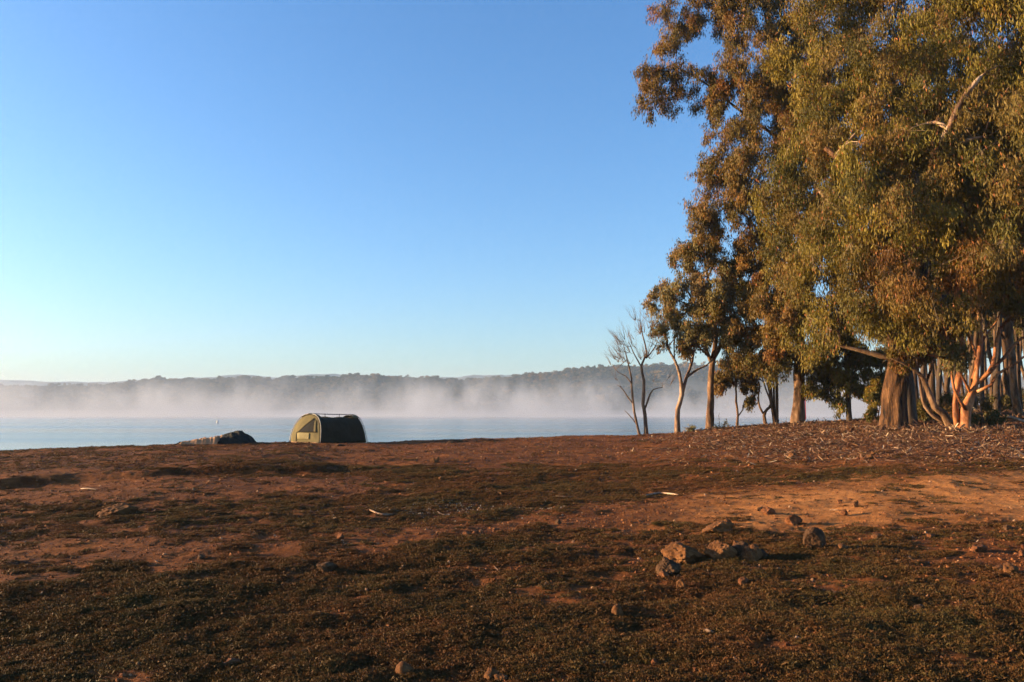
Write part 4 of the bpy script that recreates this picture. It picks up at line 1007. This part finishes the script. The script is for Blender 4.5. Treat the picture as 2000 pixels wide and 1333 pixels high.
YT = 27.0
near_foot = at(624.5, 866, YT); far_x = near_foot.x
tg = Vector((near_foot.x, YT, H(near_foot.x, YT)))
L_, W_, HH, HF = 2.4, 1.48, .99, .95
th = math.radians(55)
tent = empty('swag_tent', tg, th)       # local x runs along the tent, local y across it (near side is y = 0)
tag(tent, 'arched swag tent with khaki open door end and dark side standing on the crest', 'tent')
def hoop(q, end, out=0.0):
    """q in -1..1 round the arch, end 0 head / 1 foot"""
    a = q * PI / 2; h = (HH if end < .5 else HF) + out
    w = (W_ * (.5 if end < .5 else .33) + out) * math.copysign(abs(math.sin(a)) ** .86, a); z = h * abs(math.cos(a)) ** .80
    f = z / h
    u0 = .22 * f ** 1.5 - out * .3; u1 = L_ - .22 * f + out * .5
    return u0, u1, w + W_ / 2, z
def skin(s, q):
    u0, _, w0, z0 = hoop(q, 0); _, u1, w1, z1 = hoop(q, 1)
    u = u0 + (u1 - u0) * s; w = w0 + (w1 - w0) * s; z = z0 + (z1 - z0) * s
    top = math.exp(-(q / .34) ** 2); e = min(1, s * 10, (1 - s) * 10)
    sc = abs(math.sin(s * PI * 3.0))
    z -= e * top * (.055 + .035 * sc)
    sag = e * .045 * math.sin(PI * s) * (1 - top)
    z2 = z
    w -= math.copysign(sag * (1 - abs(q)) * 2, q)
    n_ = float(fbm(np.array([s * 4]), np.array([q * 3]), 3, 5)[0]) * .035 * e
    return (u, w + n_ * (1 if q > 0 else -1), max(z2 + n_ * .4, 0))
G = [[skin(s, q) for q in np.linspace(-1, 1, 61)] for s in np.linspace(0, 1, 49)]
mb = MB(); mb.grid(np.array(G)); o = link('side_canvas', mb.mesh('side_canvas'), OLIVE_SHADED, tent)
sd = o.modifiers.new('thickness', 'SOLIDIFY'); sd.thickness = .006
tag(o, label='olive canvas with shade darkened into its colour and a scalloped top edge')
def wall_pt(f, z, out=0.0, end=0):
    """on the end wall: f 0..1 from the far foot to the near foot, z height"""
    Hh = HH if end == 0 else HF
    zz = min(z / Hh, .9999); c = zz ** (1 / .8); a = math.acos(c); wd = W_ * (.5 if end == 0 else .33) * abs(math.sin(a)) ** .86
    u0 = .22 * zz ** 1.5; u1 = L_ - .22 * zz
    y = W_ / 2 + (0.5 - f) * W_
    bul = .07 * max(0, 1 - ((y - W_ / 2) / (wd + .01)) ** 2) * math.sin(PI * min(1, zz * .9 + .05))
    u = u0 - bul - out if end == 0 else u1 + bul + out
    return (u, y, z), wd
for end, nm in ((0, 'end_wall'), (1, 'foot_wall')):
    rows = []
    for z in np.linspace(0, (HH if end == 0 else HF) * .999, 30):
        _, wd = wall_pt(.5, z, 0, end); rows.append([wall_pt(.5 - t * wd / W_, z, .012 * float(noise(np.array([t * 3.0]), np.array([z * 4]), 5)[0]), end)[0] for t in np.linspace(-1, 1, 25)])
    mb = MB(); mb.grid(np.array(rows)); o = link(nm, mb.mesh(nm), KHAKI if end == 0 else OLIVE_SHADED, tent)
    sd = o.modifiers.new('thickness', 'SOLIDIFY'); sd.thickness = .006
def patch(name, pts, mat, out, n=10):
    """pts: 4 corners (f,z): bl, br, tr, tl"""
    G = []
    for i_ in range(n + 1):
        t = i_ / n; r_ = []
        for j_ in range(n + 1):
            s = j_ / n
            f = (1 - t) * ((1 - s) * pts[0][0] + s * pts[1][0]) + t * ((1 - s) * pts[3][0] + s * pts[2][0])
            z = (1 - t) * ((1 - s) * pts[0][1] + s * pts[1][1]) + t * ((1 - s) * pts[3][1] + s * pts[2][1])
            r_.append(wall_pt(f, z, out)[0])
        G.append(r_)
    mb = MB(); mb.grid(np.array(G)); o = link(name, mb.mesh(name), mat, tent)
    sd = o.modifiers.new('thickness', 'SOLIDIFY'); sd.thickness = .004; return o
patch('door_shade_sheet', [(.24, .40), (.88, .40), (.72, .84), (.66, .86)], DARKIN, .022)  # near-black sheet on the solid wall, painting the shade inside the doorway
patch('mesh_panel', [(.27, .17), (.68, .17), (.68, .375), (.25, .375)], MESHM, .02)
f_ = patch('door_flap', [(.19, .40), (.27, .40), (.70, .88), (.62, .89)], KHAKI, .035); tag(f_, label='khaki door flap folded back along the slanting zip')
zp = patch('door_zip', [(.215, .08), (.235, .08), (.235, .40), (.215, .40)], DARKIN, .024)
patch('skirt', [(.03, .0), (.97, .0), (.95, .07), (.05, .07)], CREAM, .025)
patch('door_tie', [(.80, .42), (.86, .42), (.78, .80), (.74, .82)], KHAKI, .034)
for end in (0, 1):
    P = np.array([[*((hoop(q, end, .035)[0] if end == 0 else hoop(q, end, .035)[1]),), hoop(q, end, .035)[2], hoop(q, end, .035)[3]] for q in np.linspace(-1, 1, 41)])
    mb = MB(); mb.tube(P, .013, 8); hp = link('hoop_pole', mb.mesh('hoop_pole'), POLE, tent)
    for q in (-.85, -.62, -.4, -.2, .2, .4, .62, .85):
        a = hoop(q, end, .035); b_ = hoop(q, end, 0.0)
        u_ = a[0] if end == 0 else a[1]; ub = b_[0] if end == 0 else b_[1]
        mb = MB(); mb.tube(np.array([[u_, a[2], a[3] + .012], [(u_ + ub) / 2, (a[2] + b_[2]) / 2, (a[3] + b_[3]) / 2], [ub, b_[2], b_[3]]]), .008, 6)
        link('pole_clip', mb.mesh('pole_clip'), DARKIN, hp)
a = hoop(0, 0, .035); b_ = hoop(0, 1, .035)
A = np.array([a[0], a[2], a[3] + .008]); B_ = np.array([b_[1], b_[2], b_[3] + .008])
mb = MB(); mb.tube(np.array([A + (B_ - A) * t + np.array([0, 0, -.012 * math.sin(PI * t)]) for t in np.linspace(-.04, 1.02, 12)]), .014, 8)
rp = link('ridge_pole', mb.mesh('ridge_pole'), POLE, tent)
for s in (.333, .667):
    c0 = A + (B_ - A) * s; sk = skin(s, 0)
    mb = MB(); mb.tube(np.array([c0 + [0, 0, .014], [c0[0], c0[1], (c0[2] + sk[2]) / 2], [sk[0], sk[1], sk[2] - .005]]), .011, 6); link('pole_clip', mb.mesh('pole_clip'), DARKIN, rp)
# khaki peaks where the end canvases wrap the ridge
for end, nm in ((0, 'head_peak'), (1, 'foot_peak')):
    G = []
    for s in np.linspace(-.02, .09 if end == 0 else .13, 6):
        row = []
        for q in np.linspace(-.32, .32, 15):
            ss = s if end == 0 else 1 - s
            u0, _, w0, z0 = hoop(q, 0, .016); _, u1, w1, z1 = hoop(q, 1, .016)
            row.append((u0 + (u1 - u0) * ss, w0 + (w1 - w0) * ss, z0 + (z1 - z0) * ss))
        G.append(row)
    mb = MB(); mb.grid(np.array(G)); o = link(nm, mb.mesh(nm), KHAKI, tent); sd = o.modifiers.new('thickness', 'SOLIDIFY'); sd.thickness = .005
for q, ln in ((W_ + .02, -.25), (-.02, -.22), (W_ * .5, -.3)):
    mb = MB(); mb.tube(np.array([[.02, q, .10], [ln * .6, q, .03], [ln, q, .0]]), .005, 5); r_ = link('guy_rope', mb.mesh('guy_rope'), DARKIN, tent)
    mb = MB(); mb.tube(np.array([[ln, q, .06], [ln + .02, q, -.06]]), .006, 6); link('peg', mb.mesh('peg'), POLE, r_)
# sit the tent level on the ground: its lowest corner decides
zs = [H(*(Matrix.Translation(tg) @ Matrix.Rotation(th, 4, 'Z') @ Vector((u, w, 0))).xy[:]) for u in (0, L_) for w in (0, W_)]
tent.location.z = sum(zs[:3]) / 3 - .02
tent.location.x += 0.0

# ------------------------------------------------------------------ collapsed swag
c0 = at(452, 866, 26.6); cg = Vector((c0.x, 26.6, H(c0.x, 26.6)))
sw = empty('collapsed_swag', cg); tag(sw, 'collapsed dark swag with a pale crumpled canvas flap spread beside it', 'swag')
def heap(name, x0, x1, y0, y1, hf, mat, nx=90, ny=60, lab=None):
    gx, gy = np.meshgrid(np.linspace(x0, x1, nx), np.linspace(y0, y1, ny)); z = hf(gx, gy)
    mb = MB(); mb.grid(np.stack([gx, gy, z], -1)); mb.grid(np.stack([gx[::-1], gy[::-1], np.full_like(z, -.06)], -1))
    o = link(name, mb.mesh(name), mat, sw)
    if lab: tag(o, label=lab)
    return o
def dome(x, y):
    prof = np.interp(x, [-.75, -.62, -.45, -.28, -.05, .14, .22, .36, .48, .56, .60], [0, .08, .16, .26, .32, .37, .34, .24, .16, .08, -.05])
    yy = np.clip(1 - (np.abs(y - .35) / .62) ** 3.0, 0, 1)
    r_ = 1 - np.abs(fbm((x + y * .5) / .35, (y - x * .3) / .5, 3, 12)) * 1.4
    return (prof + .05) * yy * (.86 + .14 * r_) + .09 * r_ * yy - .08
heap('canvas_cover', -.78, .62, -.3, 1.0, dome, PVC)
def flat(x, y):
    e = np.clip(np.minimum.reduce([(x + 1.66) / .45, (y + .35) / .1, (1.0 - y) / .15, (-.30 - x) / .1]), 0, 1)
    r_ = np.abs(fbm(x / .24 + y, y / .35, 3, 44)); env = np.interp(x, [-1.66, -1.5, -1.38, -1.2, -1.0, -.8, -.55, -.3], [.10, .32, .22, .19, .25, .27, .32, .36])
    return e * (env * (.55 + .55 * r_)) - .02
heap('crumpled_flap', -1.66, -.34, -.35, .95, flat, CREAM, 110, 80, 'pale crumpled canvas and lining')
def strip(x, y):
    e = np.clip(np.minimum((x + 1.75) / .06, (-1.45 - x) / .08), 0, 1) * np.clip(1 - (np.abs(y) / .28) ** 2, 0, 1)
    return e * .055 * (1 + .6 * fbm(x / .1, y / .1, 3, 4)) - .01
heap('dark_corner', -1.76, -1.44, -.3, .3, strip, PVC, 30, 30)
mb = MB(); zr = lambda x, y: float(dome(np.array([x]), np.array([y]))[0])
P = np.array([[x, y, zr(x, y) + .012] for x, y in ((-.62, -.10), (-.5, -.06), (-.38, 0.0), (-.26, .06))]); 
G = np.array([[(p[0] - .02 * t, p[1] - .045 * t, zr(p[0] - .02 * t, p[1] - .045 * t) + .014) for t in (-1, 0, 1)] for p in P]); mb.grid(G)
o = link('lining_fold', mb.mesh('lining_fold'), CREAM, sw); o.modifiers.new('t', 'SOLIDIFY').thickness = .01

# ------------------------------------------------------------------ marker post and buoy
g = on_ground(1571, 36); tb = at(1569, 771, 36)
root = empty('marker_post', g); tag(root, 'slim white and red marker post standing behind the straight tan trunk', 'post')
hgt_ = tb.z - g.z
mb = MB(); mb.box((0, 0, hgt_ / 2 - .15), (.035, .03, hgt_ / 2 + .15)); link('post', mb.mesh('post', False), simple('white_paint', (.75, .75, .74), .6, .08), root)
mb = MB(); mb.box((.048, -.004, hgt_ * .62), (.012, .03, hgt_ * .38)); link('red_strip', mb.mesh('red_strip', False), simple('red_paint', (.55, .03, .03), .5, .1), root)
bx = at(425, 826, 270); 
root = empty('buoy', (bx.x, 270, LAKE)); tag(root, 'tiny pale pointed buoy floating on the open lake between the two swags', 'buoy')
mb = MB(); mb.tube(np.array([[0, 0, -.2], [0, 0, .1], [0, 0, .5], [0, 0, .9], [0, 0, 1.15]]), [.25, .36, .34, .2, .05], 12); link('float', mb.mesh('float'), simple('buoy_white', (.6, .58, .55), .5, .1), root)
mb = MB(); mb.tube(np.array([[-.3, 0, -.1], [-.3, 0, .5], [-.3, 0, .8]]), [.15, .2, .05], 8); link('dark_band', mb.mesh('dark_band'), DARKIN, root)

# ------------------------------------------------------------------ mist on the lake
def box_obj(name, lo, hi):
    mb = MB(); c = [(a + b) / 2 for a, b in zip(lo, hi)]; h = [(b - a) / 2 for a, b in zip(lo, hi)]; mb.box(c, h); return mb.mesh(name, False)
MH = 52.0
m = M_('lake_mist'); p = m.pos(); sx = m.n('ShaderNodeSeparateXYZ'); m.l(p, sx.inputs[0])
mp = m.n('ShaderNodeMapping'); mp.inputs['Scale'].default_value = (1, .5, .62); mp.inputs['Rotation'].default_value = (0, -.35, 0); m.l(p, mp.inputs['Vector'])
n1 = m.noise(mp.outputs[0], .024, 6, .66, .6); n0 = m.noise(p, .0065, 2, .5)
zz = m.math('DIVIDE', m.math('SUBTRACT', sx.outputs['Z'], LAKE), 34.0)
env = m.math('SUBTRACT', m.math('MULTIPLY_ADD', n1, 5.2, -2.35), m.math('SUBTRACT', m.math('MULTIPLY', zz, 1.0), m.math('MULTIPLY_ADD', n0, 2.6, -.85)))
d1 = m.n('ShaderNodeClamp'); m.l(env, d1.inputs[0])
low = m.n('ShaderNodeClamp'); m.l(m.math('MULTIPLY_ADD', zz, -5.5, 1.0), low.inputs[0])
# thin at the front edge, thick toward the far shore
yr = m.n('ShaderNodeMapRange'); yr.inputs[1].default_value = 430; yr.inputs[2].default_value = 640; m.l(sx.outputs['Y'], yr.inputs[0])
topf = m.n('ShaderNodeMapRange'); topf.inputs[1].default_value = 1.35; topf.inputs[2].default_value = .7; m.l(zz, topf.inputs[0])
dens = m.math('MULTIPLY', m.math('MULTIPLY', m.math('ADD', m.math('MULTIPLY', d1.outputs[0], .0105), m.math('MULTIPLY', low.outputs[0], .0050)), yr.outputs[0]), topf.outputs[0])
thin = m.n('ShaderNodeClamp'); m.l(m.math('MULTIPLY_ADD', zz, -12.0, 1.0), thin.inputs[0])
dens = m.math('ADD', dens, m.math('MULTIPLY', thin.outputs[0], m.math('MULTIPLY', m.noise(mp.outputs[0], .012, 2), .0022)))
pv = m.n('ShaderNodeVolumePrincipled'); pv.inputs['Color'].default_value = (.54, .59, .68, 1); pv.inputs['Anisotropy'].default_value = .15
m.l(dens, pv.inputs['Density']); m.l(pv.outputs[0], m.out.inputs['Volume'])
MISTM = m.m; MISTM.cycles.volume_step_rate = .22
tag(link('mist', box_obj('mist', (-760, 130, LAKE + .05), (640, 792, LAKE + MH)), MISTM), kind='stuff')

# ------------------------------------------------------------------ air
m = M_('air'); pv = m.n('ShaderNodeVolumePrincipled'); pv.inputs['Color'].default_value = (.50, .72, 1, 1); pv.inputs['Density'].default_value = .00022; pv.inputs['Anisotropy'].default_value = 0.0
m.l(pv.outputs[0], m.out.inputs['Volume'])
gmin = -5.0
tag(link('haze', box_obj('haze', (-4200, -4200, gmin), (4200, 4200, 130)), m.m), kind='stuff')

# ------------------------------------------------------------------ sky and sun
SUN_AZ, SUN_EL = math.radians(-86), math.radians(9.5)   # azimuth from +Y toward +X
w = bpy.data.worlds.new('World'); SC.world = w; w.use_nodes = True; nt = w.node_tree; nt.nodes.clear()
out = nt.nodes.new('ShaderNodeOutputWorld'); bg = nt.nodes.new('ShaderNodeBackground'); sky = nt.nodes.new('ShaderNodeTexSky')
sky.sky_type = 'NISHITA'; sky.sun_disc = False; sky.sun_elevation = SUN_EL; sky.sun_rotation = SUN_AZ
sky.air_density = 1.0; sky.dust_density = 1.7; sky.ozone_density = 3.8; sky.altitude = 0
hs = nt.nodes.new('ShaderNodeHueSaturation'); hs.inputs['Saturation'].default_value = 1.12; hs.inputs['Hue'].default_value = .503; nt.links.new(sky.outputs[0], hs.inputs['Color']); nt.links.new(hs.outputs[0], bg.inputs[0]); bg.inputs[1].default_value = .098; nt.links.new(bg.outputs[0], out.inputs[0])
sl = bpy.data.lights.new('sun', 'SUN'); sl.energy = 5.0; sl.angle = math.radians(.5); sl.color = (1, .67, .36)
so = bpy.data.objects.new('sun', sl); COL.objects.link(so)
sd = Vector((math.sin(SUN_AZ) * math.cos(SUN_EL), math.cos(SUN_AZ) * math.cos(SUN_EL), math.sin(SUN_EL)))
so.rotation_euler = sd.to_track_quat('Z', 'Y').to_euler(); so.location = sd * 60

SC.view_settings.view_transform = 'Standard'; SC.view_settings.look = 'None'; SC.view_settings.gamma = 1; SC.view_settings.exposure = 1.9
SC.render.engine = 'CYCLES'
cy = SC.cycles
cy.use_denoising = True; cy.denoiser = 'OPENIMAGEDENOISE'; cy.denoising_input_passes = 'RGB_ALBEDO_NORMAL'; cy.denoising_prefilter = 'FAST'
cy.max_bounces = 6; cy.diffuse_bounces = 3; cy.glossy_bounces = 3; cy.transmission_bounces = 3; cy.volume_bounces = 1; cy.transparent_max_bounces = 6
cy.volume_max_steps = 128; cy.caustics_reflective = False; cy.caustics_refractive = False; cy.sample_clamp_indirect = 6
cy.use_adaptive_sampling = True; cy.adaptive_threshold = .015
SC.render.film_transparent = False
